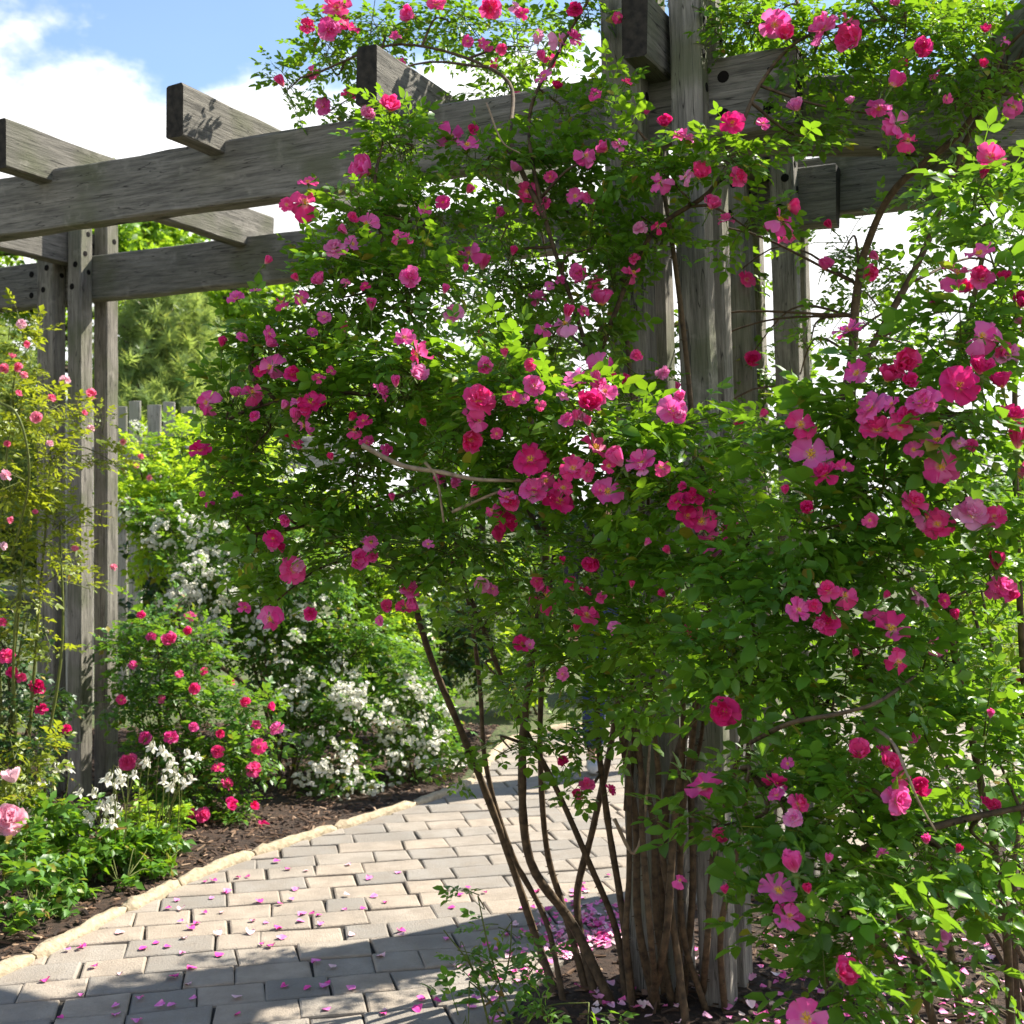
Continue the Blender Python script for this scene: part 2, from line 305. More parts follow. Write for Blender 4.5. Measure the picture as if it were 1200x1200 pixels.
# edging stones along the left kerb
M['edging'] = plain('sandy_edging_stone', (.28, .22, .145), (.47, .39, .27), 30, .9, .012)
seg = np.concatenate([[0], np.cumsum(np.linalg.norm(np.diff(KERB, axis=0), axis=1))]); s0 = 0.
def kp(s): return np.array([np.interp(s, seg, KERB[:, 0]), np.interp(s, seg, KERB[:, 1])])
while s0 < seg[-1]-.4:
    L = .34+random.random()*.3; ss = np.linspace(s0+.004, min(s0+L, seg[-1])-.004, 12); P = np.array([kp(s) for s in ss]); tn = unit(np.gradient(P, axis=0)); nr = np.stack([-tn[:, 1], tn[:, 0]], 1)
    c = np.array([*P.mean(0), 0]); prof = [(-.028, -.06), (-.031, .004), (-.024, .02), (-.007, .028), (.012, .027), (.026, .016), (.03, -.06)]; V = []
    for k, p in enumerate(P):
        e = .6 if k in (0, 11) else 1.
        for (a_, h) in prof:
            j = rng.normal(0, .0032, 2); V.append((*(p+nr[k]*(a_*e+j[0])), h*e+j[1] if h > 0 else h))
    n_ = len(prof); T = [(k*n_+i, k*n_+i+1, (k+1)*n_+i+1, (k+1)*n_+i) for k in range(11) for i in range(n_-1)]
    mb = MB(); mb.add(np.array(V)-c, np.array(T)); mb.add(np.array(V[:n_])-c, np.array([(0, i, i+1) for i in range(1, n_-1)])); mb.add(np.array(V[-n_:])-c, np.array([(0, i+1, i) for i in range(1, n_-1)]))
    link('edging_stone', mb.mesh('edging_stone', mats=[M['edging']]), path, c); s0 += L
# bark chips on the beds
def chips(n, poly, xr, yr, name):
    V0 = np.array([(-1, -.25, 0), (1, -.3, .05), (.9, .25, 0), (-.9, .3, .08), (-.8, -.2, .2), (.8, -.2, .25), (.75, .2, .2), (-.8, .2, .25)]); T0 = [(0, 1, 5, 4), (1, 2, 6, 5), (2, 3, 7, 6), (3, 0, 4, 7), (4, 5, 6, 7)]
    T0 = np.array(T0); T0 = np.concatenate([T0[:, [0, 1, 2]], T0[:, [0, 2, 3]]]); P = []
    while len(P) < n:
        p = (random.uniform(*xr), random.uniform(*yr))
        if inside(poly, p): P.append((*p, random.uniform(-.006, .006)))
    P = np.array(P); th = rng.uniform(0, 6.28, n); ax = np.stack([np.cos(th), np.sin(th), rng.normal(0, .25, n)], 1); R = frames(ax, np.array([0, 0, 1.])+rng.normal(0, .3, (n, 3)))
    V, T = scatter([(V0, T0)], P, R, rng.uniform(.008, .026, n)); return tag(link(name, np_mesh(name, V, T, False, [M['chip']])), 'brown shredded bark chips covering the rose bed', 'mulch', kind='stuff')
m, nt, b, o = newmat('bark_chip'); g = node(nt, 'ShaderNodeNewGeometry'); nt.links.new(ramp(nt, g.outputs['Random Per Island'], [(0, (.02, .011, .007)), (.5, (.075, .04, .022)), (.85, (.16, .09, .05)), (1, (.34, .23, .15))]), b.inputs['Base Color']); b.inputs['Roughness'].default_value = .9; M['chip'] = m
chips(11000, [tuple(p) for p in KERB[14:46]-np.array([.04, 0])]+[(-.1, 8.6), (-1.6, 8.9), (-3.6, 8.2), (-3.4, 4.)], (-3.6, .1), (3.6, 8.8), 'bark_chips')
chips(6000, [tuple(p) for p in RIGHT[6:]+np.array([.04, 0])]+[(4, 2.2)], (-.1, 3.4), (2.3, 5.6), 'bark_chips')
# ---------------------------------------------------------------- pergola
BD, JD = np.array([-.902, .432, 0]), np.array([.432, .902, 0]); ZB, BH, JH = 2.62, .235, .19
P0 = np.array([.48, 3.8, 0]); GAP = 1.25
per = thing('timber_pergola', 'weathered grey timber pergola with bolted posts, paired beams and crossing rafters', 'pergola', P0)
def timber(name, p, q, wdt, hgt, side, mat, parent=per, base=P0, ends=True, wob=.0022, cap=None):
    """squared timber from p to q; 'side' is the horizontal direction of its width"""
    p = np.asarray(p, float); q = np.asarray(q, float); L = np.linalg.norm(q-p); ax = (q-p)/L; n = max(4, int(L/.14))
    ch = .007; hw, hh = wdt/2, hgt/2; sec = np.array([(-hw+ch, -hh), (hw-ch, -hh), (hw, -hh+ch), (hw, hh-ch), (hw-ch, hh), (-hw+ch, hh), (-hw, hh-ch), (-hw, -hh+ch)])
    xs = np.linspace(-L/2, L/2, n+1); V = []; bow = rng.normal(0, wob*1.2, 2)
    for x in xs:
        d = rng.normal(0, wob*.5, (8, 2)); e = bow*(1-(2*x/L)**2)
        for k in range(8): V.append((x+(rng.normal(0, .002) if abs(x) > L/2-1e-6 else 0), *(sec[k]+d[k]+e)))
    T = []; mi = []
    for i in range(n):
        for k in range(8): T.append((i*8+k, i*8+(k+1) % 8, (i+1)*8+(k+1) % 8, (i+1)*8+k)); mi.append(0)
    T = np.array(T); T3 = np.concatenate([T[:, [0, 1, 2]], T[:, [0, 2, 3]]]); mi = np.zeros(len(T3), int); E = []
    for o_ in (0, n*8):
        for k in range(1, 7): E.append((o_, o_+k+1, o_+k) if o_ == 0 else (o_, o_+k, o_+k+1))
    T3 = np.concatenate([T3, np.array(E)]); mi = np.concatenate([mi, np.ones(len(E), int)])
    me = np_mesh(name, V, T3, False, [mat, M['endgrain'] if ends else mat], mi); ob = link(name, me, parent)
    s = unit(np.asarray(side, float)); s = unit(s-ax*np.dot(s, ax)); zz = np.cross(ax, s); c = (p+q)/2-base
    ob.matrix_basis = Matrix(((ax[0], s[0], zz[0], c[0]), (ax[1], s[1], zz[1], c[1]), (ax[2], s[2], zz[2], c[2]), (0, 0, 0, 1))); return ob
bolt_me = None
def bolt(ob, wp, nrm, base=P0, r=.0165):
    """bolt on a timber, washer ring and head; dark of its sunk hole painted in"""
    global bolt_me
    if bolt_me is None:
        mb = MB(); k = 14; th = np.arange(k)*2*np.pi/k; V = []
        for rr, z in ((1, -.3), (1, .05), (.92, .08), (.8, .09), (.6, .09), (.5, .1), (.3, .12)): V += [(math.cos(t)*rr, math.sin(t)*rr, z) for t in th]
        V.append((0, 0, .12)); T = [(a_*k+i, a_*k+(i+1) % k, (a_+1)*k+(i+1) % k, (a_+1)*k+i) for a_ in range(6) for i in range(k)]
        mb.add(V, np.array(T)); mb.add(V, np.array([(6*k+i, 6*k+(i+1) % k, 7*k) for i in range(k)])); bolt_me = mb.mesh('bolt', smooth=False, mats=[M['iron_recess']])
    b_ = link('bolt', bolt_me, ob); R = Vector(nrm).to_track_quat('Z', 'Y').to_matrix().to_4x4()
    b_.matrix_basis = ob.matrix_basis.inverted() @ Matrix.Translation(Vector(np.asarray(wp)-base)) @ R @ Matrix.Diagonal((r, r, r, 1))
def post(c, h, lean=(0, 0, 0)):
    c = np.asarray(c, float); ln = np.asarray(lean, float)
    off = lambda z: ln*(1-z/h)
    for (b0, b1, j0, j1, hh) in ((.05, .175, -.138, -.05, h-.05), (-.14, -.045, -.138, -.05, h), (.05, .145, .05, .14, h-.02), (-.14, -.045, .05, .14, h-.09)):
        cc = c+BD*(b0+b1)/2+JD*(j0+j1)/2; t_ = timber('post_timber', cc+ln+[0, 0, -.06], cc+[0, 0, hh], b1-b0, j1-j0, BD, M['wood_post'], ends=True)
        fr = c+BD*(b0+b1)/2+JD*(j0-.0005); rt = c+BD*(b0-.0005)+JD*(j0+j1)/2
        for z, dx in ((ZB+.06, .012), (ZB+.175, -.012)): bolt(t_, fr+BD*dx+off(z)+[0, 0, z], -JD)
        for z, dx in ((ZB+.14, .012), (ZB+.235, -.01), (ZB+.34, .01)): bolt(t_, rt+JD*dx+off(z)+[0, 0, z], -BD, r=.014)
# rows: front (k=0), rear (k=1); posts at t=0 and 3.62 along BD
R0 = P0+JD*GAP
for base_ in (P0, R0):
    post(base_, 3.32, (.105, -.01, 0)); post(base_+BD*3.71, 3.24)
fb = timber('beam', P0+BD*(-.42)+[0, 0, ZB+BH/2], P0+BD*5.2+[0, 0, ZB+BH/2], .092, BH, JD, M['wood'], wob=.004)
for t_ in (-.2, -.34):
    for z in (.06, .175): bolt(fb, P0+BD*t_-JD*.0465+[0, 0, ZB+z], -JD, r=.019)
rb = timber('beam', R0+BD*(-.3)+[0, 0, ZB+BH/2], R0+BD*5.2+[0, 0, ZB+BH/2], .092, BH, JD, M['wood'], wob=.004)
for t_ in (3.9, 4.02):
    for z in (.06, .175): bolt(rb, R0+BD*t_-JD*.0465+[0, 0, ZB+z], -JD, r=.017)
b3 = timber('beam', (.66, 3.88, ZB+BH/2+.006), (2.9, 3.86, ZB+BH/2+.006), .09, BH, (0, 1, 0), M['wood'], wob=.004)
b4 = timber('beam', R0+BD*(-.1)+JD*.097+[0, 0, ZB+BH/2+.06], R0+BD*(-2.2)+JD*.097+[0, 0, ZB+BH/2+.06], .09, BH, JD, M['wood'], wob=.004)
pc = np.array([2.62, 3.8, 0.])
for dx in (-.1, .1): timber('post_timber', pc+[dx, -.02, -.06], pc+[dx, -.02, 3.2], .09, .09, (1, 0, 0), M['wood_post'])
for t_ in (0.003, .93, 1.73, 2.6, 3.712, 4.6):
    s_ = P0+BD*t_-JD*.27; e_ = R0+BD*t_+JD*.17; zc = ZB+BH-.045+JH/2
    timber('rafter', s_+[0, 0, zc], e_+[0, 0, zc], .078, JH, BD, M['wood'], wob=.003)
timber('rafter', (1.55, 3.5, ZB+BH+.055), (1.62, 5.1, ZB+BH+.055), .078, JH, (1, 0, 0), M['wood'])
# ---------------------------------------------------------------- leaf and flower templates
def leaflet(L, W, droop, fold, lo=False):
    xs, ws = (np.array([0, .5, 1.]), np.array([0, 1., 0])) if lo else (np.array([0, .33, .7, 1.]), np.array([0, .95, .8, 0]))
    V = []; n = len(xs)
    for x, h in zip(xs*L, ws*W/2):
        z = -droop*(x/L)**2*L; V += [(x, h, z+fold*h), (x, 0, z), (x, -h, z+fold*h)]
    V = np.array(V); T = []
    for i in range(n-1):
        a, b_ = 3*i, 3*i+3
        if i == 0: T += [(1, b_+1, b_), (1, b_+2, b_+1)]
        elif i == n-2: T += [(a, a+1, b_+1), (a+1, a+2, b_+1)]
        else: T += [(a, a+1, b_+1), (a, b_+1, b_), (a+1, a+2, b_+2), (a+1, b_+2, b_+1)]
    use = sorted(set(np.array(T).ravel())); m_ = {q: k for k, q in enumerate(use)}
    return V[use], np.array([[m_[q] for q in t] for t in T])
def compound(n_pairs, L, W, seed, lo=False):
    r = np.random.default_rng(seed); mb = MB(); R_ = L*(.55+.72*n_pairs)
    def put(x, ang, l, roll):
        V, T = leaflet(l, l*W*r.uniform(.9, 1.1), r.uniform(.05, .35), r.uniform(.15, .55), lo)
        cr_, sr_ = math.cos(roll), math.sin(roll); V = V@np.array([(1, 0, 0), (0, cr_, sr_), (0, -sr_, cr_)])
        c_, s_ = math.cos(ang), math.sin(ang); V = V@np.array([(c_, s_, 0), (-s_, c_, 0), (0, 0, 1)]); mb.add(V+[x, 0, -.25*(x/R_)**2*R_], T)
    put(R_, r.uniform(-.1, .1), L*1.12, r.uniform(-.3, .3))
    for k in range(n_pairs):
        x = R_*(1-(k+.25)/(n_pairs+.35))
        for s in (1, -1): put(x+r.uniform(-.05, .05)*L, s*r.uniform(.85, 1.15), L*(1-.12*k)*r.uniform(.85, 1.05), r.uniform(-.45, .45))
    xs = np.linspace(0, R_, 3); V = []
    for x in xs: z = -.25*(x/R_)**2*R_; V += [(x, .022*L, z), (x, -.022*L, z)]
    T = [(0, 1, 3, 2), (2, 3, 5, 4)]
    mb.add(V, np.array(T)); return np.concatenate(mb.V), np.concatenate(mb.T)
LEAF = [compound(2, 1, .62, 1), compound(2, 1, .56, 2), compound(3, .9, .58, 3), compound(3, .92, .54, 4), compound(2, 1.05, .66, 5)]
LEAFLO = [compound(2, 1, .66, 6, True), compound(2, 1, .6, 7, True), compound(3, .92, .6, 8, True)]   # unit = leaflet length
def sprig(seed, n=5):                       # small leaf spray for plants further off: single leaves round a point
    r = np.random.default_rng(seed); mb = MB()
    for k in range(n):
        V, T = leaflet(1., r.uniform(.5, .7), r.uniform(.1, .5), r.uniform(.1, .5), True); a = r.uniform(-1.5, 1.5); e = r.uniform(-.5, .5)
        R = frames(np.array([[math.cos(a), math.sin(a), e]]), np.array([[0, 0, 1.]])+r.normal(0, .4, (1, 3)))[0]; mb.add(V@R.T+r.normal(0, .3, 3), T)
    return np.concatenate(mb.V), np.concatenate(mb.T)
SPRIG = [sprig(k) for k in range(20, 25)]
def petal(L, W, cup, curl, notch, ruf, seed, nu=5, nv=4):
    """rose petal in a frame with x outwards, z up"""
    r = np.random.default_rng(seed); u_ = np.linspace(0, 1, nu+1); v_ = np.linspace(-1, 1, nv+1); V = []; ph = r.uniform(0, 6.28, 2)
    for uu in u_:
        wd = W/2*(.16+.84*math.sin(min(1, uu*1.12)*math.pi/2)**.9)*(1 if uu < .8 else 1-.38*((uu-.8)/.2)**2)
        for vv in v_:
            x = L*(uu-(notch*(1-abs(vv))+.14*abs(vv)**2)*max(0, uu-.72)/.28); y = wd*vv
            z = cup*L*(uu**1.6)*(1-.0*uu)-curl*L*max(0, uu-.55)**2*3+ .22*W*vv*vv*uu*(1 if cup > 0 else .4)+ruf*L*math.sin(vv*4+ph[0])*uu*uu+ruf*.7*L*math.sin(vv*7+uu*5+ph[1])*uu
            V.append((x, y, z))
    T = [(i*(nv+1)+j, (i+1)*(nv+1)+j, (i+1)*(nv+1)+j+1, i*(nv+1)+j+1) for i in range(nu) for j in range(nv)]
    T = np.array(T); return np.array(V), np.concatenate([T[:, [0, 1, 2]], T[:, [0, 2, 3]]])
def rotz(V, a): c_, s_ = math.cos(a), math.sin(a); return V@np.array([(c_, s_, 0), (-s_, c_, 0), (0, 0, 1)])
def roty(V, a): c_, s_ = math.cos(a), math.sin(a); return V@np.array([(c_, 0, s_), (0, 1, 0), (-s_, 0, c_)])     # lifts +x towards +z
def rose_petals(kind, seed):
    r = np.random.default_rng(seed); P = []
    def ring(n, tilt, L, W, cup, curl, jit, z=0., a0=0., ruf=.05, skip=0):
        for k in range(n):
            if k < skip: continue
            V, T = petal(L*r.uniform(.88, 1.08), W*r.uniform(.9, 1.1), cup+r.normal(0, .08), curl+r.normal(0, .06), r.uniform(.05, .2), ruf, r.integers(1e6))
            V = roty(V+[.0022, 0, 0], tilt+r.normal(0, jit)); V = rotz(V, a0+k*2*math.pi/n+r.normal(0, .12)); P.append((V+[0, 0, z], T))
    if kind == 'single': ring(5, .16, .032, .030, .1, .2, .22, ruf=.085)
    elif kind == 'semi': ring(6, .06, .032, .029, .1, .22, .22, ruf=.08); ring(4, .55, .023, .021, .2, .08, .25, .002, .5, .08)
    elif kind == 'double': ring(7, .0, .032, .03, .1, .25, .2); ring(6, .55, .026, .026, .25, .1, .2, .002, .4); ring(4, 1.0, .018, .019, .3, 0, .15, .003, .8)
    elif kind == 'cup': ring(6, .75, .031, .031, .2, .15, .12, ruf=.04); ring(4, 1.1, .024, .025, .2, .05, .1, .002, .5)
    elif kind == 'blown': ring(6, -.35, .035, .033, -.15, .15, .35, ruf=.1, skip=1); ring(2, .4, .024, .024, .2, .1, .3, .002)
    elif kind == 'bud': ring(5, 1.28, .024, .020, .1, -.05, .04, ruf=.02); ring(3, 1.38, .022, .017, .05, 0, .03, .002, .4, .01)
    elif kind == 'full': ring(8, -.1, .030, .028, .1, .3, .2); ring(8, .35, .027, .026, .2, .15, .15, .003, .3); ring(7, .8, .022, .022, .3, .05, .15, .005, .6); ring(5, 1.15, .017, .018, .3, 0, .1, .007, .1)
    return P
def stamens():
    mb = MB(); r = np.random.default_rng(3)
    for k in range(34):
        a = r.uniform(0, 6.28); e = r.uniform(.35, 1.4); d = np.array([math.cos(a)*math.cos(e), math.sin(a)*math.cos(e), math.sin(e)]); L = r.uniform(.006, .0095); p = d*L
        V, T = tube(np.array([d*.001, p]), .00028, .00022, 3); mb.add(V, T)
        q = np.array([(0, 0, 1), (1, 0, 0), (0, 1, 0), (-1, 0, 0), (0, -1, 0), (0, 0, -1)])*.0012+p; mb.add(q, np.array([(0, 1, 2), (0, 2, 3), (0, 3, 4), (0, 4, 1), (5, 2, 1), (5, 3, 2), (5, 4, 3), (5, 1, 4)]))
    k = 8; th = np.arange(k)*2*np.pi/k; V = [(math.cos(t)*.0032, math.sin(t)*.0032, .001) for t in th]+[(0, 0, .0042)]; mb.add(V, np.array([(i, (i+1) % k, k) for i in range(k)])); return mb
STAM = stamens().mesh('stamens', mats=[M['stamen']])
def calyx():
    mb = MB(); k = 7; V, T = tube(np.array([(0, 0, -.045), (.002, .001, -.022), (0, 0, -.009)]), .0012, .0016, 5); mb.add(V, T)
    V, T = tube(np.array([(0, 0, -.011), (0, 0, -.007), (0, 0, -.002), (0, 0, 0.)]), .002, .0042, 8); mb.add(V, T)
    for i in range(5):
        V, T = leaflet(.017, .0045, .2, .2); mb.add(rotz(roty(V, -.15), i*1.257+.6)+[0, 0, -.002], T)
    return mb
CAL = calyx().mesh('calyx', mats=[M['calyx']])
KINDS = {}
def bloom_parts(kind, col, seed):
    key = (kind, col, seed)
    if key not in KINDS:
        pr = rose_petals(kind, seed); ps = [np_mesh('petal', V, T, True, [PETS[col]]) for V, T in pr]; mb = MB()
        for V, T in pr: mb.add(V, T)
        KINDS[key] = (ps, mb.mesh('bloom_petals', mats=[PETS[col]]))
    return KINDS[key]
def orient(n, spin):
    n = Vector(n).normalized(); q = n.to_track_quat('Z', 'Y'); return (q.to_matrix() @ Matrix.Rotation(spin, 3, 'Z')).to_4x4()
def bloom(parent, base, pos, nrm, size, kind, col, split, name='bloom'):
    """size = diameter in metres; split: every petal its own object"""
    ps, joined = bloom_parts(kind, col, random.randrange(3)+{'single': 0, 'semi': 10, 'double': 20, 'cup': 30, 'blown': 40, 'bud': 50, 'full': 60}[kind])
    s = size/{'single': .064, 'semi': .066, 'double': .066, 'cup': .05, 'blown': .066, 'bud': .026, 'full': .062}[kind]
    mtx = Matrix.Translation(Vector(np.asarray(pos)-base)) @ orient(nrm, random.uniform(0, 6.28)) @ Matrix.Diagonal((s, s, s, 1))
    if split:
        o = link(name, CAL, parent); o.matrix_basis = mtx
        for p in ps: link('petal', p, o)
        if kind not in ('bud',): link('stamens', STAM, o)
    else:
        o = link(name, joined, parent); o.matrix_basis = mtx
        if kind in ('single', 'semi', 'blown'): link('stamens', STAM, o)
        link('calyx', CAL, o)
    return o
# ---------------------------------------------------------------- plants
class Plant:
    def __init__(s, name, label, cat, base, group=None):
        s.base = np.asarray(base, float); s.root = thing(name, label, cat, base, group); s.cl = []; s.pos = []; s.ax = []; s.nr = []; s.sc = []; s.tw = MB(); s.hubs = []
    def clump(s, c, r, n, size, per=6, up=.75, spread=1.0, tw=.0016):
        """twigs radiate from the clump's heart; leaves sit along their outer part"""
        c = np.asarray(c, float); r = np.asarray(r, float)*np.ones(3); s.cl.append((c, r)); nt_ = max(1, int(n/per))
        d = unit(rng.normal(0, 1, (nt_, 3))+[0, 0, .25]); st = c+r*.3*rng.uniform(-1, 1, (nt_, 3)); rad = rng.uniform(.6, 1.12, (nt_, 1)); rad = np.where(rng.random((nt_, 1)) < .14, rad*1.42, rad)
        tip = c+r*d*rad*spread; tip[:, 2] += .12*r[2]*rng.normal(0, 1, nt_)
        for i in range(nt_):
            v_ = tip[i]-st[i]; mid = st[i]+v_*.55+np.array([0, 0, .08*np.linalg.norm(v_)])
            if tw: V, T = tube(np.array([st[i], mid, tip[i]]), tw*1.3, tw*.6, 3); s.tw.add(V, T)
            f = np.linspace(.3, 1, per)+rng.uniform(-.05, .05, per); vd = unit(v_); pp = st[i]+v_*f[:, None]+np.array([0, 0, 1])*(.08*np.linalg.norm(v_)*4*f*(1-f))[:, None]
            sd_ = unit(np.cross(vd, [0, 0, 1.])+1e-6); sg = np.where(np.arange(per) % 2 == 0, 1, -1)[:, None]
            a = vd*.55+sg*sd_*.85+rng.normal(0, .3, (per, 3))+[0, 0, -.05]; a[-1] = vd+rng.normal(0, .2, 3)
            nn = np.array([0, 0, up])+d[i]*.35+rng.normal(0, .33, (per, 3))+np.array(sdir)*.25
            s.pos.append(pp); s.ax.append(a); s.nr.append(nn); s.sc.append(size*1.08*rng.uniform(.62, 1.25, per)*np.where(f > .93, .8, 1))
    def cane(s, pts, r0, r1, mat='cane', name='cane', k=7, sub=6, thorn=False):
        P = spline(pts, sub); V, T = tube(P, r0, r1, k, .05); mb = MB(); mb.add(V, T)
        if thorn:
            for i in range(1, len(P)-1):
                for _ in range(2):
                    d = unit(rng.normal(0, 1, 3)); p = P[i]+(P[i+1]-P[i])*rng.random(); rr = r0+(r1-r0)*i/len(P); V, T = tube(np.array([p+d*rr*.8, p+d*(rr+.008)]), .0025, .0003, 4); mb.add(V, T)
        return link(name, mb.mesh(name, s.base, mats=[M[mat]]), s.root)
    def reach(s, origin, r0=.004, n=None, mat='cane'):
        """side branches that carry every clump: from the nearest given node to its heart"""
        mb = MB(); O = np.atleast_2d(origin)
        for (c, r) in s.cl:
            d = np.linalg.norm(O-c, axis=1)+np.where(O[:, 2] > c[2]+.1, .6, 0); q = O[np.argmin(d)]; mid = (q+c)/2+np.array([0, 0, .12*np.linalg.norm(c-q)])+rng.normal(0, .03, 3)
            V, T = tube(spline([q, mid, c], 5), r0*1.2, r0*.5, 5, .04); mb.add(V, T)
        link('branches', mb.mesh('branches', s.base, mats=[M[mat]]), s.root)['kind'] = 'stuff'
    def finish(s, templ, mat, single=0, stem='stem', lname='leaf', fname='foliage'):
        pos = np.concatenate(s.pos); R = frames(np.concatenate(s.ax), np.concatenate(s.nr)); sc = np.concatenate(s.sc); pos = pos-s.base
        keep = pos[:, 2]+s.base[2] > .015; pos, R, sc = pos[keep], R[keep], sc[keep]
        if single:
            # the leaves that show largest from the path stand as objects of their own
            W = pos+s.base; px = 600+F*W[:, 0]/W[:, 1]; py = HY-F*(W[:, 2]-CH)/W[:, 1]; ok = (px > 0) & (px < 1200) & (py > 0) & (py < 1200)
            front = np.full(len(W), 9e9)
            cell = {}
            key = [(int(a)//14, int(b_)//14) for a, b_ in zip(px, py)]
            for i, k in enumerate(key):
                if ok[i] and (k not in cell or W[i, 1] < W[cell[k], 1]): cell[k] = i
            idx = np.array(sorted(cell.values(), key=lambda i: -sc[i]/W[i, 1])[:single]); mes = [np_mesh('leaf', V, T, True, [M[mat]]) for V, T in templ]
            for i in idx:
                o = link(lname, random.choice(mes), s.root); m4 = np.eye(4); m4[:3, :3] = R[i]*sc[i]; m4[:3, 3] = pos[i]; o.matrix_basis = Matrix(m4.tolist())
            kp_ = np.ones(len(pos), bool); kp_[idx] = False; pos, R, sc = pos[kp_], R[kp_], sc[kp_]
        V, T = scatter(templ, pos, R, sc); o = link(fname, np_mesh(fname, V, T, True, [M[mat]]), s.root); o['kind'] = 'stuff'
        if s.tw.n: link('twigs', s.tw.mesh('twigs', s.base, mats=[M[stem]]), s.root)['kind'] = 'stuff'
    def front(s, px, py, Zdef):
        """depth at which the line of sight meets the plant's leafy surface"""
        d = np.array([(px-600)/F, 1, -(py-HY)/F]); o = np.array([0, 0, CH]); best = None
        for c, r in s.cl:
            dd = d/r; oo = (o-c)/r; A = dd@dd; B = 2*dd@oo; Cc = oo@oo-1; disc = B*B-4*A*Cc
            if disc > 0:
                t = (-B-math.sqrt(disc))/(2*A)
                if best is None or t < best[0]: best = (t, unit((o+d*t-c)/r))
        if best: return best
        dn = d/np.linalg.norm(d); k = min(s.cl, key=lambda q: np.linalg.norm((q[0]-o)-dn*np.dot(q[0]-o, dn))/max(q[1])) ; t = np.dot(k[0]-o, dn)/np.linalg.norm(d); gap = np.linalg.norm((k[0]-o)-d*t)-max(k[1])
        return (t, unit(np.array([0, -.8, .6]))) if gap < .05 else (None, None)
    def blooms(s, lst, Zdef=3., split_px=24, prot=.035, colmap=None, camw=.55, name='bloom'):
        full = list(lst)
        if not colmap:
            for (px, py, size, kd) in lst:
                if kd == 'b': continue
                for _ in range(random.choice([0, 1, 1] if s is not rose else [0, 1, 1, 2]) if size >= 30 else random.choice([0, 0, 1])):
                    a_ = random.uniform(0, 6.28); d_ = size*random.uniform(.55, .85); full.append((px+math.cos(a_)*d_, py+math.sin(a_)*d_, size*random.uniform(.5, .9), random.choice(['p', 'p', 'd', 'b', 's', kd])))
            full = full[:298]
        for (px, py, size, kd) in full:
            t, n_ = s.front(px, py, Zdef)
            if t is None: continue
            t -= prot; p = at(px, py, t)
            tocam = unit(np.array([0, 0, CH])-p); nn = n_*.35+tocam*camw+np.array([0, 0, .35])+rng.normal(0, .32, 3)+np.array(sdir)*.15; D = size*t/F
            if kd == 's': kind, col = random.choice(['single', 'single', 'semi']), random.choice(['mid', 'mid', 'hot'])
            elif kd == 'd': kind, col = random.choice(['double', 'semi', 'cup']), random.choice(['deep', 'hot', 'deep', 'hot'])
            elif kd == 'p': kind, col = random.choice(['blown', 'semi', 'cup', 'double', 'blown']), random.choice(['lilac', 'mid', 'mid', 'hot', 'mid']); nn = nn+rng.normal(0, .35, 3)
            elif kd == 'b': kind, col = 'bud', random.choice(['hot', 'deep', 'mid']); nn = np.array([rng.normal(0, .4), -.3, .8])
            if colmap: kind, col = random.choice(colmap)
            bloom(s.root, s.base, p, nn, D*(.95 if kind != 'bud' else .8), kind, col, size >= split_px, name)
DENS = [1.5]
def cl(p, L, dens, size, **kw):
    """list of (px, py, Z, rx, ry) picture-measured clumps, turned into real ellipsoids"""
    for (px, py, Z, rx, ry) in L:
        r = np.array([rx, (rx+ry)/2*.9, ry])*Z/F; n = DENS[0]*dens*math.pi*rx*ry*(Z/2.8)**2/1000.; p.clump(at(px, py, Z+r[1]*.6), r, n, size, **kw)
# --- the big climbing rose on the main post
rose = Plant('climbing_rose', 'tall climbing rose with pink blooms and bare thorny canes, trained over the pergola post', 'rose bush', (.36, 3.78, 0))
cl(rose, [(330, 415, 3.05, 62, 62), (395, 350, 3.1, 75, 72), (300, 520, 3.05, 58, 70), (275, 465, 3.1, 36, 46), (385, 475, 2.95, 78, 76), (345, 600, 3.0, 80, 62), (430, 560, 2.9, 80, 76),
          (420, 645, 2.95, 82, 52), (480, 450, 2.85, 88, 76), (480, 350, 3.05, 80, 76), (420, 268, 3.2, 66, 54), (505, 265, 3.25, 66, 66), (470, 180, 3.4, 62, 58), (540, 530, 2.8, 78, 66), (535, 640, 2.9, 76, 62), (490, 690, 3.0, 44, 30), (350, 680, 3.0, 36, 24), (305, 660, 3.05, 34, 34), (262, 560, 3.1, 30, 36), (285, 610, 3.08, 36, 36), (310, 715, 3.0, 18, 16), (300, 385, 3.15, 34, 30)], 5.6, .031)
cl(rose, [(600, 470, 2.7, 88, 66), (620, 560, 2.7, 86, 56), (690, 490, 2.6, 74, 50), (722, 560, 2.6, 78, 66), (700, 650, 2.7, 86, 62), (800, 585, 2.5, 76, 66), (795, 500, 2.6, 66, 36), (620, 690, 2.95, 76, 52),
          (680, 760, 2.9, 78, 52), (765, 740, 2.6, 86, 62), (800, 665, 2.5, 80, 66)], 5.6, .033)
cl(rose, [(600, 330, 3.5, 84, 74), (640, 245, 3.6, 50, 46), (720, 330, 3.45, 44, 66), (640, 405, 3.3, 74, 50), (775, 200, 3.25, 56, 40), (850, 185, 3.1, 66, 44), (880, 270, 3.2, 44, 34), (770, 280, 3.4, 40, 50), (560, 200, 3.5, 40, 50), (690, 230, 3.5, 36, 60), (720, 120, 3.4, 26, 50), (735, 190, 3.3, 30, 50)], 4.6, .031)
cl(rose, [(380, 62, 4.35, 58, 46), (338, 105, 4.3, 36, 30), (450, 44, 4.4, 72, 50), (540, 34, 4.4, 82, 50), (620, 55, 4.3, 76, 56), (660, 130, 3.6, 52, 52), (600, 120, 4.2, 46, 36), (385, 130, 4.3, 30, 28), (680, 20, 3.6, 50, 40)], 3.3, .030)
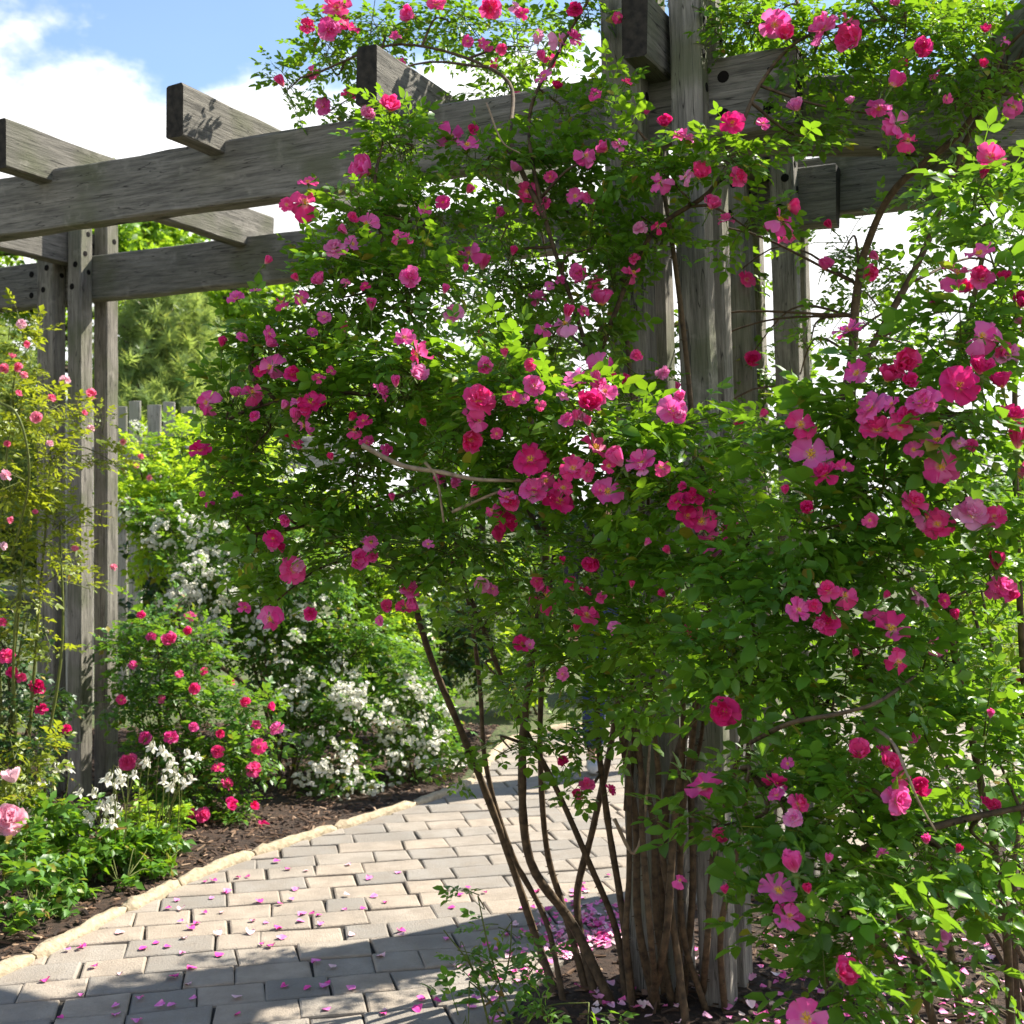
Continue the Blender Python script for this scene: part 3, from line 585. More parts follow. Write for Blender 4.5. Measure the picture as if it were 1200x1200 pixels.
cl(rose, [(870, 40, 3.6, 66, 50), (955, 62, 3.5, 84, 60), (1060, 45, 3.4, 86, 60), (1150, 70, 3.4, 76, 70), (955, 160, 3.4, 62, 52), (1030, 135, 3.35, 50, 56), (1120, 130, 3.4, 60, 40)], 3.3, .031)
cl(rose, [(645, 800, 3.2, 52, 36), (700, 815, 3.0, 56, 38), (765, 815, 2.8, 66, 44), (560, 740, 3.3, 44, 34), (590, 800, 3.4, 36, 30), (600, 880, 3.5, 56, 22), (530, 905, 3.6, 50, 20), (690, 880, 3.5, 40, 22), (690, 918, 3.52, 30, 18), (665, 860, 3.5, 30, 24)], 3.6, .031)
cl(rose, [(985, 300, 4.3, 50, 40), (1010, 370, 4.4, 60, 44), (950, 400, 4.2, 36, 46), (1070, 330, 4.3, 44, 50), (1100, 260, 4.2, 46, 40), (1055, 400, 4.4, 50, 30)], 1.5, .030)
cl(rose, [(600, 280, 4.5, 60, 60), (560, 350, 4.6, 60, 60), (650, 350, 4.6, 60, 60), (720, 300, 4.6, 50, 60), (700, 420, 4.5, 60, 60), (620, 440, 4.4, 60, 50), (780, 420, 4.5, 50, 60), (850, 330, 4.9, 60, 60), (870, 430, 4.9, 60, 60), (930, 470, 4.9, 50, 50), (800, 520, 4.4, 60, 50), (880, 540, 4.6, 60, 50)], 1.7, .033)
cl(rose, [(695, 290, 3.42, 40, 50), (700, 390, 3.4, 46, 40), (745, 440, 3.35, 40, 30), (690, 190, 3.4, 30, 36), (745, 250, 3.4, 26, 40), (640, 180, 3.5, 40, 36), (600, 200, 3.55, 40, 36), (740, 470, 3.3, 44, 36), (860, 520, 3.2, 56, 46), (830, 600, 3.2, 60, 50), (900, 600, 3.3, 60, 60), (840, 720, 3.1, 60, 60), (900, 780, 3.1, 60, 60), (960, 860, 3.1, 60, 60), (800, 800, 3.1, 50, 44), (870, 880, 3.0, 40, 36), (930, 950, 3.1, 60, 60)], 2.6, .033)
for k in range(20):
    a_, t_ = rng.uniform(-.1, 1.35), rng.uniform(-1.9, -.15); c_ = P0+JD*a_+BD*t_+np.array([0, 0, rng.uniform(2.93, 3.3)])
    rose.clump(c_, np.array([.25, .25, .15])*rng.uniform(.8, 1.25), 85, .031)
for k in range(12):
    a_, t_ = rng.uniform(.2, 1.3), rng.uniform(-1.7, -.25); rose.clump(P0+JD*a_+BD*t_+np.array([0, 0, rng.uniform(1.9, 2.7)]), np.array([.17, .17, .15])*rng.uniform(.8, 1.2), 36, .031)
def pxp(*L): return [at(*q) for q in L]
def toground(px, py): return gnd(px, py)+[0, 0, -.03]
canes = [
 [toground(655, 1165), at(625, 1090, 3.85), at(590, 985, 3.8), at(550, 880, 3.7), at(508, 780, 3.55), at(478, 690, 3.3), at(430, 590, 3.15)],
 [toground(662, 1172), at(640, 1080, 3.85), at(600, 1000, 3.8), at(570, 900, 3.8), at(562, 800, 3.7), at(548, 700, 3.5), at(520, 560, 3.25)],
 [toground(720, 1172), at(672, 1085, 3.8), at(622, 1010, 3.75), at(612, 900, 3.65), at(622, 780, 3.5), at(640, 640, 3.3), at(620, 480, 3.1)],
 [toground(690, 1160), at(662, 1070, 3.85), at(640, 990, 3.85), at(633, 860, 3.75), at(640, 740, 3.6), at(660, 560, 3.4)],
 [toground(735, 1170), at(722, 1090, 3.8), at(690, 1010, 3.75), at(650, 920, 3.7), at(598, 820, 3.6), at(560, 720, 3.4), at(500, 600, 3.2)],
 [toground(742, 1170), at(728, 1060, 3.75), at(712, 960, 3.7), at(700, 850, 3.6), at(705, 740, 3.4), at(690, 600, 3.1)],
 [toground(700, 1168), at(676, 1060, 3.9), at(695, 970, 3.9), at(718, 860, 3.85), at(730, 740, 3.7), at(720, 600, 3.6), at(700, 420, 3.55)],
 [toground(790, 1175), at(770, 1080, 3.62), at(765, 960, 3.6), at(742, 860, 3.55), at(745, 740, 3.3), at(760, 600, 3.0)],
 [toground(770, 1178), at(748, 1080, 3.6), at(745, 960, 3.6), at(728, 850, 3.5), at(735, 700, 3.2)],
 [toground(830, 1180), at(800, 1090, 3.55), at(800, 960, 3.5), at(815, 840, 3.3), at(830, 720, 2.95), at(840, 600, 2.9)],
 [toground(850, 1180), at(845, 1090, 3.5), at(870, 970, 3.4), at(880, 850, 3.1), at(900, 720, 2.9)],
 [toground(800, 1172), at(812, 1040, 3.62), at(810, 900, 3.62), at(820, 700, 3.6), at(810, 480, 3.55), at(790, 300, 3.5), at(770, 180, 3.5)],
 [at(735, 950, 3.6), at(742, 880, 3.6), at(760, 860, 3.58), at(765, 780, 3.5), at(752, 600, 3.4), at(735, 400, 3.5)],
 [toground(780, 1165), at(775, 1050, 3.68), at(790, 900, 3.62), at(872, 700, 3.62), at(960, 560, 3.7), at(1010, 430, 3.8), at(1080, 300, 3.8), at(1130, 170, 3.7), at(1180, 90, 3.6)],
 [at(960, 560, 3.7), at(995, 440, 3.85), at(1003, 350, 3.9), at(1015, 290, 3.85), at(1050, 220, 3.75), at(1130, 150, 3.6), at(1175, 60, 3.5)]]
for (x0, x1, x2, z0, z2, py2) in ((742, 738, 720, 3.56, 3.5, 780), (760, 788, 800, 3.5, 3.3, 800), (806, 775, 752, 3.52, 3.35, 790), (822, 842, 880, 3.5, 3.1, 780), (770, 748, 740, 3.47, 3.4, 830), (795, 800, 825, 3.6, 3.3, 840)):
    canes.append([toground(x0, 1165+random.uniform(0, 40)), at(x0*.6+x1*.4+random.gauss(0, 5), 1100, z0), at(x1+random.gauss(0, 5), 980+random.gauss(0, 20), z0), at((x1+x2)/2+6, 880, (z0+z2)/2), at(x2, py2, z2)])
hub = []
for i, cpts in enumerate(canes):
    rr = .0165 if i in (2, 13, 14) else random.uniform(.010, .0145); rose.cane(cpts, rr, rr*.55, 'cane', thorn=True); hub += list(spline(cpts, 4)[3:])
# climbing shoots over the pergola top and out to the left
for cpts in ([at(720, 600, 3.6), at(690, 420, 3.5), at(640, 260, 3.5), at(620, 140, 3.6), at(655, 60, 3.65), at(690, 0, 3.6)], [at(640, 260, 3.5), at(600, 170, 3.6), at(590, 90, 4.1), at(470, 52, 4.35), at(360, 90, 4.3)],
             [at(640, 640, 3.3), at(560, 480, 3.2), at(470, 350, 3.2), at(440, 230, 3.3), at(450, 160, 3.45)], [at(700, 420, 3.5), at(760, 280, 3.4), at(840, 215, 3.3), at(890, 100, 3.45), at(950, 40, 3.55), at(1060, 20, 3.5)],
             [at(620, 480, 3.1), at(500, 470, 3.05), at(380, 460, 3.05), at(290, 480, 3.1)], [at(520, 560, 3.25), at(420, 600, 3.1), at(340, 620, 3.1)]):
    rose.cane(cpts, .008, .004, 'cane', sub=8); hub += list(spline(cpts, 5))
for cpts, r_ in (([at(425, 522, 2.78), at(470, 545, 2.74), at(515, 553, 2.70), at(560, 562, 2.66), at(610, 563, 2.66)], .0065), ([at(497, 540, 2.72), at(512, 562, 2.70), at(520, 612, 2.72)], .004), ([at(530, 600, 2.72), at(575, 580, 2.68), at(600, 572, 2.68)], .004),
                 ([at(570, 120, 3.3), at(588, 165, 3.28), at(610, 180, 3.3)], .003), ([at(720, 960, 3.5), at(742, 1000, 3.52), at(755, 960, 3.5), at(762, 865, 3.5)], .006)):
    rose.cane(cpts, r_, r_*.6, 'cane_pale', name='dry_branch', sub=7)
rose.reach(np.array(hub), .0045)
rose.finish(LEAF, 'leaf', 298)
rose.blooms([(357, 238, 42, 'p'), (433, 204, 44, 'p'), (365, 472, 38, 'd'), (318, 430, 38, 'p'), (295, 460, 34, 'p'), (243, 472, 34, 'p'), (235, 528, 32, 'd'), (260, 408, 18, 'b'), (277, 350, 26, 'p'), (330, 355, 22, 'p'), (393, 292, 30, 'p'), (430, 262, 30, 'p'), (497, 247, 22, 'p'), (435, 365, 20, 'b'), (481, 325, 30, 'p'), (380, 372, 20, 'p'), (405, 390, 18, 'b'),
 (490, 415, 36, 'p'), (532, 368, 28, 'p'), (550, 297, 32, 'p'), (547, 228, 16, 'b'), (528, 160, 36, 'p'), (548, 128, 24, 'p'), (552, 155, 18, 'd'), (618, 224, 28, 'd'), (636, 242, 28, 's'), (686, 182, 28, 'p'), (712, 177, 24, 'p'), (638, 90, 26, 's'), (677, 320, 26, 'p'), (630, 350, 26, 'p'), (662, 380, 32, 'p'), (706, 358, 34, 'p'), (742, 320, 26, 'p'), (755, 396, 30, 'p'), (445, 460, 28, 'p'), (464, 455, 20, 'b'),
 (560, 470, 46, 'd'), (550, 515, 36, 'd'), (600, 468, 26, 'd'), (625, 452, 30, 's'), (675, 447, 40, 's'), (703, 427, 34, 's'), (708, 460, 36, 's'), (688, 476, 36, 'd'), (665, 493, 24, 'p'), (622, 540, 48, 'd'), (697, 525, 40, 's'), (690, 500, 18, 'b'), (752, 542, 42, 's'), (712, 577, 42, 's'), (625, 575, 38, 'p'), (655, 588, 42, 'd'), (672, 550, 38, 'd'), (592, 610, 34, 'd'), (577, 598, 20, 'p'), (788, 482, 42, 's'),
 (793, 588, 26, 'd'), (822, 612, 42, 's'), (805, 605, 34, 'd'), (855, 615, 24, 'p'), (855, 670, 28, 'p'), (695, 655, 28, 'd'), (640, 700, 42, 'p'), (687, 722, 36, 's'), (720, 738, 22, 'p'), (612, 755, 26, 'd'), (660, 662, 14, 'b'), (480, 692, 30, 'p'), (415, 657, 32, 'p'), (428, 637, 22, 'p'), (343, 668, 38, 'p'), (316, 725, 38, 'p'), (320, 632, 26, 'd'), (337, 608, 20, 'p'), (565, 685, 22, 'p'), (475, 712, 26, 'p'), (568, 428, 24, 'p'), (592, 420, 18, 'b'),
 (278, 582, 16, 'p'), (245, 588, 14, 'p'), (460, 588, 14, 'b'), (802, 162, 32, 's'), (858, 145, 34, 'd'), (818, 208, 32, 'd'), (864, 208, 28, 'd'), (773, 214, 32, 'p'), (832, 245, 28, 'p'), (913, 258, 40, 'p'), (925, 278, 30, 's'), (922, 243, 26, 'p'), (935, 130, 26, 'p'), (908, 28, 40, 'p'), (965, 35, 44, 'p'), (1002, 48, 40, 'p'), (992, 25, 30, 'p'), (922, 44, 28, 'p'), (1082, 55, 26, 'd'), (1095, 87, 18, 'p'), (1030, 125, 34, 'p'), (1050, 145, 40, 'p'),
 (1045, 102, 32, 'p'), (1064, 165, 28, 'p'), (1188, 125, 30, 'p'), (395, 10, 38, 'p'), (408, 32, 30, 'd'), (385, 35, 32, 'p'), (360, 30, 22, 'd'), (333, 103, 20, 'b'), (378, 125, 24, 'p'), (457, 130, 30, 'p'), (430, 137, 24, 'p'), (575, 10, 32, 'd'), (512, 5, 28, 'd'), (580, 77, 20, 'd'), (655, 48, 28, 'p'), (672, 45, 24, 'p'), (645, 70, 20, 'p'), (485, 20, 28, 'p'), (725, 20, 18, 'p'), (965, 316, 26, 'p'), (1020, 320, 24, 'd'), (1030, 305, 18, 'b'), (975, 268, 16, 'b'),
 (875, 328, 24, 'd'), (880, 425, 26, 'd'), (915, 458, 22, 'd'), (840, 440, 26, 'd'), (750, 268, 20, 'p'), (688, 920, 22, 'd'), (715, 926, 18, 'd'), (660, 895, 18, 'd'), (676, 936, 20, 'd'), (520, 345, 16, 'b'), (310, 310, 16, 'b'), (408, 275, 18, 'b'), (350, 330, 14, 'b'), (440, 660, 14, 'b'), (755, 640, 14, 'b'), (785, 650, 16, 'b'), (740, 690, 14, 'b'), (810, 740, 26, 'p'), (660, 790, 20, 'p'), (560, 395, 14, 'b'), (500, 500, 14, 'b'), (390, 540, 14, 'b'), (350, 520, 16, 'p'), (330, 480, 16, 'b'), (545, 320, 14, 'b'), (600, 300, 16, 'b'), (815, 790, 20, 'b'), (780, 700, 16, 'b')]+[(random.uniform(260, 860), random.uniform(180, 760), random.uniform(14, 24), random.choice('pppdsb')) for _ in range(70)]+[(random.uniform(330, 1180), random.uniform(5, 150), random.uniform(14, 22), random.choice('pppdb')) for _ in range(26)], 3.4)
# --- broad-leaved rose shrub in front on the right
rsh = Plant('rose_shrub', 'broad leafed rose shrub with large bright pink blooms, growing before the pergola post', 'rose bush', (1.05, 2.62, 0))
cl(rsh, [(1150, 245, 2.35, 62, 54), (1175, 330, 2.3, 56, 70), (1125, 400, 2.25, 76, 56), (1055, 450, 2.25, 62, 46), (1000, 495, 2.25, 66, 46), (1100, 490, 2.15, 86, 62), (950, 525, 2.3, 66, 56), (1020, 570, 2.2, 84, 66), (1130, 590, 2.2, 76, 60), (945, 620, 2.25, 76, 62), (1050, 665, 2.25, 84, 60), (1160, 680, 2.35, 66, 60), (880, 640, 2.35, 56, 66)], 5.4, .036)
cl(rsh, [(930, 705, 2.2, 86, 62), (1000, 765, 2.2, 86, 56), (1100, 775, 2.4, 86, 56), (870, 755, 2.3, 76, 66), (890, 800, 2.25, 76, 46), (975, 835, 2.2, 82, 52), (1080, 850, 2.3, 86, 50), (1165, 880, 2.25, 56, 70), (870, 930, 2.15, 50, 36), (835, 970, 2.2, 44, 34), (925, 965, 2.1, 76, 50), (1005, 930, 2.1, 76, 60), (980, 1020, 2.05, 86, 50), (1080, 985, 2.15, 90, 66), (1170, 1000, 2.25, 60, 60), (900, 1080, 2.05, 44, 46), (1000, 1095, 2.0, 72, 56), (975, 1170, 1.95, 70, 50)], 5.2, .036)
cl(rsh, [(1130, 1130, 2.3, 50, 40), (1190, 1080, 2.35, 40, 50), (1090, 1190, 2.15, 40, 30), (1180, 1190, 2.2, 40, 30), (1090, 1080, 2.2, 56, 40), (1040, 1165, 2.0, 36, 40), (1170, 830, 2.6, 50, 40)], 2.6, .036)
cs = [[(1.02, 2.62, -.03), at(1120, 1150, 2.5), at(1090, 1000, 2.45), at(1040, 850, 2.4), at(985, 690, 2.4), at(1000, 540, 2.4)], [(1.1, 2.66, -.03), at(1180, 1100, 2.5), at(1150, 920, 2.5), at(1110, 720, 2.45), at(1090, 560, 2.4), at(1130, 400, 2.45), at(1160, 260, 2.45)],
      [(.96, 2.6, -.03), at(1070, 1180, 2.45), at(1000, 1060, 2.3), at(930, 950, 2.25), at(870, 900, 2.25)], [(1.0, 2.56, -.03), at(1080, 1150, 2.4), at(1010, 960, 2.35), at(930, 830, 2.4), at(870, 700, 2.45), at(880, 620, 2.5)], [(1.14, 2.7, -.03), at(1215, 1050, 2.6), at(1200, 800, 2.55), at(1190, 560, 2.5), at(1190, 330, 2.45)],
      [at(1085, 705, 2.5), at(1130, 645, 2.46), at(1165, 618, 2.42), at(1205, 600, 2.4)], [at(1000, 1000, 2.3), at(1060, 980, 2.2), at(1130, 960, 2.2), at(1205, 945, 2.2)]]
hub = []
for cpts in cs: rsh.cane([np.asarray(p, float) for p in cpts], .0095, .005, 'cane', thorn=True); hub += list(spline(cpts, 4)[3:])
rsh.cane([at(1010, 845, 2.25), at(1044, 868, 2.06), at(1062, 905, 1.99), at(1076, 938, 1.985), at(1097, 975, 1.98)], .0034, .0014, 'cane_pale', name='dry_branch')
rsh.cane([at(880, 870, 2.3), at(925, 848, 2.08), at(985, 836, 2.05), at(1030, 822, 2.08), at(1075, 790, 2.25)], .0048, .003, 'cane', name='dry_branch')
rsh.reach(np.array(hub), .0045)
rsh.finish(LEAF, 'leaf_big', 298)
rsh.blooms([(1160, 185, 42, 'd'), (1122, 322, 46, 'p'), (1148, 298, 40, 's'), (1152, 328, 30, 'p'), (1177, 330, 22, 'd'), (1150, 395, 46, 'p'), (1180, 417, 36, 'p'), (1195, 360, 32, 'd'), (995, 388, 42, 'p'), (1005, 438, 38, 's'), (1058, 425, 42, 'd'), (1038, 447, 34, 'd'), (1068, 450, 26, 'd'), (1022, 478, 52, 's'), (1028, 505, 50, 'd'), (1078, 474, 38, 'p'), (950, 533, 54, 's'), (967, 557, 38, 'd'), (1098, 518, 46, 's'), (1102, 546, 44, 's'),
 (1138, 525, 22, 'p'), (1185, 490, 42, 'd'), (1190, 555, 46, 'p'), (1122, 452, 56, 'd'), (1145, 437, 38, 'd'), (1175, 455, 36, 'd'), (1070, 590, 38, 'd'), (1085, 607, 32, 'p'), (1099, 615, 42, 's'), (1138, 604, 48, 'p'), (1080, 698, 36, 'p'), (1122, 727, 20, 'b'), (1175, 690, 38, 'p'), (990, 698, 36, 'p'), (935, 715, 34, 'p'), (970, 730, 34, 'd'), (1043, 738, 52, 's'), (1025, 722, 28, 'p'), (1100, 755, 30, 'p'),
 (825, 923, 50, 's'), (850, 833, 42, 'd'), (908, 918, 34, 'd'), (910, 932, 24, 's'), (935, 942, 30, 'd'), (843, 983, 24, 'p'), (815, 1047, 34, 'p'), (850, 1048, 16, 'b'), (912, 1045, 50, 's'), (925, 1075, 42, 's'), (948, 1048, 20, 'b'), (970, 1012, 18, 'b'), (1050, 938, 42, 'p'), (1008, 885, 36, 'd'), (1040, 897, 30, 'd'), (1072, 865, 18, 'p'), (1160, 842, 16, 'b'), (985, 1145, 42, 'd'), (945, 1193, 54, 's'), (1100, 1100, 28, 'p'), (1165, 945, 20, 'p'),
 (1085, 990, 18, 'b'), (1033, 1000, 18, 'p'), (890, 490, 16, 'b'), (945, 600, 24, 'd'), (1020, 610, 22, 'd'), (1000, 770, 14, 'b'), (1190, 800, 18, 'b'), (1035, 880, 22, 'd'), (1120, 1000, 16, 'b'), (1165, 690, 30, 'p'), (920, 580, 16, 'b')], 2.3)
# --- low shoots at the foot of the canes
sh = Plant('rose_sucker', 'low straggling green rose shoots at the foot of the bare canes', 'rose bush', toground(590, 1195)+[0, -.1, .03])
cl(sh, [(555, 1055, 3.45, 36, 20), (585, 1090, 3.5, 40, 26), (540, 1110, 3.4, 36, 26), (570, 1150, 3.3, 50, 34), (620, 1140, 3.4, 40, 30), (640, 1185, 3.2, 50, 24), (545, 1190, 3.15, 46, 26), (690, 1190, 3.2, 40, 18)], 2.1, .028)
hub = []
for q in ((520, 1090, 3.35), (560, 1050, 3.45), (600, 1080, 3.5), (550, 1150, 3.25), (640, 1140, 3.3), (690, 1175, 3.25)):
    pts = [sh.base+[rng.normal(0, .03), rng.normal(0, .03), -.02], (sh.base+at(*q))/2+[0, 0, .03], at(*q)]; sh.cane(pts, .0035, .0018, 'stem', name='shoot', k=5); hub += pts[1:]
sh.reach(np.array(hub), .0018, mat='stem'); sh.finish(LEAF, 'leaf_big', 60)
DENS[0] = 1.0
# --- the background planting
def shrub(name, label, base, clumps, dens, size, mat, templ=SPRIG, stems=5, stem_mat='cane', tw=.0016, group=None, cat='shrub', r=.008, single=0):
    p = Plant(name, label, cat, base, group); cl(p, clumps, dens*2.0, size*1.18, tw=tw); hub = []
    for i in range(stems):
        c, rr = p.cl[(i*len(p.cl))//stems]; b0 = p.base+[rng.normal(0, .06), rng.normal(0, .06), -.03]; pts = [b0, (b0+c)/2+[rng.normal(0, .05), rng.normal(0, .05), .12], c]; p.cane(pts, r, r*.5, stem_mat, name='stem', k=6); hub += list(spline(pts, 4)[2:])
    p.reach(np.array(hub), r*.45, mat=stem_mat); p.finish(templ, mat, single); return p
# climbing rose on the left post
lr = shrub('climbing_rose', 'olive green climbing rose with small pale pink flowers leaning on the left pergola post', 'x' and at(30, 1010, 5.2)*[1, 1, 0], [(20, 410, 5.0, 40, 40), (15, 480, 4.9, 46, 46), (70, 480, 5.2, 36, 30), (60, 540, 5.0, 56, 46), (20, 570, 4.8, 50, 50), (110, 545, 5.3, 34, 20), (70, 610, 5.1, 50, 40), (15, 650, 4.9, 46, 46), (85, 670, 5.3, 36, 24), (30, 720, 5.2, 34, 40), (120, 500, 5.3, 24, 26), (45, 440, 5.0, 30, 30), (25, 690, 5.0, 36, 30), (60, 640, 5.1, 36, 26), (50, 500, 5.0, 40, 30), (40, 580, 5.0, 40, 30), (105, 690, 5.3, 26, 16), (140, 545, 5.4, 20, 12), (60, 760, 5.2, 20, 30)], 1.7, .025, 'leaf_olive', LEAFLO, 6, 'stem', cat='rose bush')
lr.cane([at(0, 472, 4.75), at(18, 483, 4.72), at(30, 515, 4.72), at(34, 560, 4.75), at(25, 610, 4.85), at(10, 660, 4.95)], .0055, .004, 'stem', name='arching_shoot')
lr.blooms([(25, 380, 14, 'x'), (28, 403, 12, 'x'), (14, 420, 11, 'x'), (20, 430, 14, 'x'), (5, 432, 14, 'x'), (28, 440, 11, 'x'), (76, 447, 16, 'x'), (104, 464, 18, 'x'), (60, 467, 12, 'x'), (43, 489, 16, 'x'), (20, 463, 11, 'x'), (106, 503, 11, 'x'), (5, 558, 18, 'x'), (8, 608, 12, 'x'), (87, 646, 12, 'x'), (133, 665, 10, 'x'), (40, 602, 10, 'x'), (58, 520, 10, 'x'), (98, 485, 9, 'x'), (8, 520, 10, 'x'), (3, 640, 12, 'x')], 5.0, 99, .03, [('full', 'rose'), ('cup', 'rose'), ('full', 'pale')])
# dark leaved roses at far left
dr = shrub('rose_shrub', 'dark rose shrub with small crimson double roses left of the left pergola post', at(12, 1000, 5.3)*[1, 1, 0], [(10, 770, 5.2, 46, 50), (45, 820, 5.3, 34, 36), (5, 850, 5.1, 46, 46), (30, 900, 5.0, 50, 40), (-30, 700, 5.2, 40, 50)], 2.4, .03, 'leaf_dark', LEAFLO, 4, cat='rose bush')
dr.blooms([(8, 770, 22, 'x'), (14, 788, 16, 'x'), (25, 795, 14, 'x'), (43, 805, 22, 'x'), (48, 832, 18, 'x'), (78, 855, 14, 'x'), (2, 730, 14, 'x')], 5.2, 99, .03, [('full', 'deep'), ('full', 'hot')])
# red shrub rose by the path
rr_ = shrub('rose_shrub', 'spreading shrub rose with crimson pink double roses beside the mulch bed', at(225, 985, 6.0)*[1, 1, 0], [(180, 750, 6.3, 50, 44), (235, 770, 6.2, 46, 44), (165, 830, 6.1, 46, 46), (230, 840, 6.0, 50, 46), (290, 830, 6.1, 40, 36), (300, 880, 6.0, 34, 34), (245, 905, 5.9, 46, 36), (180, 890, 5.9, 40, 40), (150, 780, 6.2, 36, 40), (205, 800, 6.1, 46, 40), (205, 880, 5.9, 46, 40), (265, 880, 5.95, 40, 36), (160, 930, 5.8, 36, 36), (215, 930, 5.8, 40, 30), (265, 950, 5.85, 40, 22), (290, 960, 5.8, 26, 18), (225, 960, 5.8, 40, 22)], 2.0, .032, 'leaf_mid', LEAFLO, 8, cat='rose bush')
rr_.blooms([(223, 722, 16, 'x'), (223, 742, 16, 'x'), (199, 752, 22, 'x'), (177, 747, 15, 'x'), (167, 723, 13, 'x'), (228, 807, 16, 'x'), (239, 787, 12, 'x'), (287, 825, 16, 'x'), (313, 828, 16, 'x'), (200, 865, 20, 'x'), (170, 865, 18, 'x'), (227, 852, 14, 'x'), (325, 855, 20, 'x'), (303, 875, 22, 'x'), (297, 902, 22, 'x'), (255, 881, 18, 'x'), (255, 900, 18, 'x'), (265, 919, 18, 'x'), (237, 955, 20, 'x'), (223, 953, 16, 'x'), (267, 945, 20, 'x'), (295, 947, 16, 'x'), (308, 972, 24, 'x'), (295, 975, 16, 'x'), (242, 983, 20, 'x'), (150, 893, 24, 'x'), (142, 820, 14, 'x'), (210, 790, 12, 'x'), (270, 800, 12, 'x'), (155, 780, 14, 'x'), (190, 820, 12, 'x'), (300, 850, 14, 'x'), (258, 860, 12, 'x')], 6, 99, .03, [('full', 'hot'), ('double', 'deep'), ('cup', 'hot'), ('semi', 'hot'), ('full', 'mid'), ('cup', 'deep')])
# white rambler
def cluster(seed):
    r = np.random.default_rng(seed); mb = MB(); st = MB()
    for k in range(13):
        d = unit(r.normal(0, 1, 3)+[0, -.5, .6]); p = d*r.uniform(.02, .05)*[1.2, 1.2, .9]; R = frames(np.array([np.cross(d, [.3, .5, .2])]), np.array([d+r.normal(0, .3, 3)]))[0]; s = r.uniform(.8, 1.15)
        for j in range(5):
            V, T = petal(.0125*s, .0135*s, .15, .1, .12, .04, r.integers(1e6), 3, 2); mb.add(rotz(roty(V+[-.0005, 0, 0], .25+r.normal(0, .2)), j*1.257)@R.T+p, T)
        V, T = tube(np.array([(0, .01, -.03), p*.5+[0, 0, -.008], p]), .0012, .001, 3); st.add(V, T)
    V = np.concatenate(mb.V+st.V); T = np.concatenate(mb.T+[t+mb.n for t in st.T]); nb = sum(len(t) for t in mb.T)
    return np_mesh('blossom_cluster', V, T, True, [M['blossom'], M['calyx']], [0]*nb+[1]*(len(T)-nb))
m, nt, b, o = newmat('white_blossom'); g = node(nt, 'ShaderNodeNewGeometry'); c = ramp(nt, g.outputs['Random Per Island'], [(0, (.78, .74, .58)), (.4, (.85, .83, .74)), (1, (.88, .87, .82))]); nt.links.new(c, b.inputs['Base Color']); b.inputs['Roughness'].default_value = .6
tr = node(nt, 'ShaderNodeBsdfTranslucent'); nt.links.new(c, tr.inputs[0]); s_ = node(nt, 'ShaderNodeMixShader'); s_.inputs[0].default_value = .48; nt.links.new(b.outputs[0], s_.inputs[1]); nt.links.new(tr.outputs[0], s_.inputs[2]); nt.links.new(s_.outputs[0], o.inputs[0]); M['blossom'] = m
CLU = [cluster(s) for s in range(70, 75)]
def clusters(p, L, Zd, k=1.):
    for (px, py) in L:
        t, n_ = p.front(px, py, Zd)
        if t is None: continue
        q = at(px, py, t-.04); o = link('blossom_cluster', random.choice(CLU), p.root); s = random.uniform(1.0, 1.6)*k
        o.matrix_basis = Matrix.Translation(Vector(q-p.base)) @ Matrix.Rotation(random.uniform(-1, 1), 4, 'Z') @ Matrix.Rotation(random.uniform(-.5, .5), 4, 'X') @ Matrix.Diagonal((s*random.uniform(.8, 1.3), s, s, 1))
wr = shrub('rambling_rose', 'large rambling rose covered in clusters of small white flowers', at(340, 940, 6.6)*[1, 1, 0], [(260, 640, 7.4, 60, 46), (200, 620, 7.6, 50, 36), (330, 640, 7.3, 60, 46), (240, 700, 7.1, 60, 46), (310, 710, 7.0, 60, 46), (380, 690, 7.0, 60, 50), (270, 760, 6.9, 50, 40), (350, 770, 6.8, 60, 46), (420, 760, 6.9, 60, 46), (345, 840, 6.7, 46, 46), (410, 840, 6.6, 56, 46), (400, 910, 6.4, 46, 34), (460, 800, 6.9, 46, 40)], 2.6, .036, 'leaf_mid', LEAFLO, 9, cat='rose bush')
clusters(wr, [(193, 617), (265, 652), (237, 657), (220, 675), (283, 668), (203, 707), (213, 700), (235, 692), (267, 687), (263, 710), (255, 733), (237, 727), (303, 613), (353, 640), (310, 658), (377, 708), (363, 727), (350, 748), (247, 772), (260, 763), (337, 817), (358, 803), (360, 790), (338, 834), (395, 808), (415, 810), (417, 824), (400, 818), (452, 829), (403, 845), (430, 843), (444, 851), (355, 877), (393, 875), (408, 880), (406, 889), (400, 908), (412, 906), (322, 905), (369, 907), (408, 928), (379, 944), (330, 690), (390, 668), (300, 740), (210, 690), (275, 700), (258, 745), (228, 640), (180, 640), (320, 720), (345, 665)]+[(random.uniform(180, 430), random.uniform(590, 800)) for _ in range(26)]+[(random.gauss(245, 38), random.gauss(680, 42)) for _ in range(44)]+[(random.uniform(330, 450), random.uniform(790, 930)) for _ in range(22)], 6.9)
wr2 = shrub('rambling_rose', 'small white flowered rambling rose at the bend of the stone edging', at(490, 935, 6.9)*[1, 1, 0], [(485, 830, 6.9, 36, 40), (500, 880, 6.8, 36, 40), (470, 900, 6.7, 34, 34), (515, 850, 7.0, 26, 36), (480, 780, 7.2, 30, 34)], 2.3, .034, 'leaf_mid', LEAFLO, 5, cat='rose bush')
clusters(wr2, [(497, 823), (495, 843), (504, 860), (478, 804), (469, 898), (493, 897), (455, 867), (460, 930), (515, 835), (510, 880), (520, 865), (505, 812), (488, 855), (480, 870), (525, 900)]+[(random.uniform(455, 535), random.uniform(770, 925)) for _ in range(16)], 6.8)
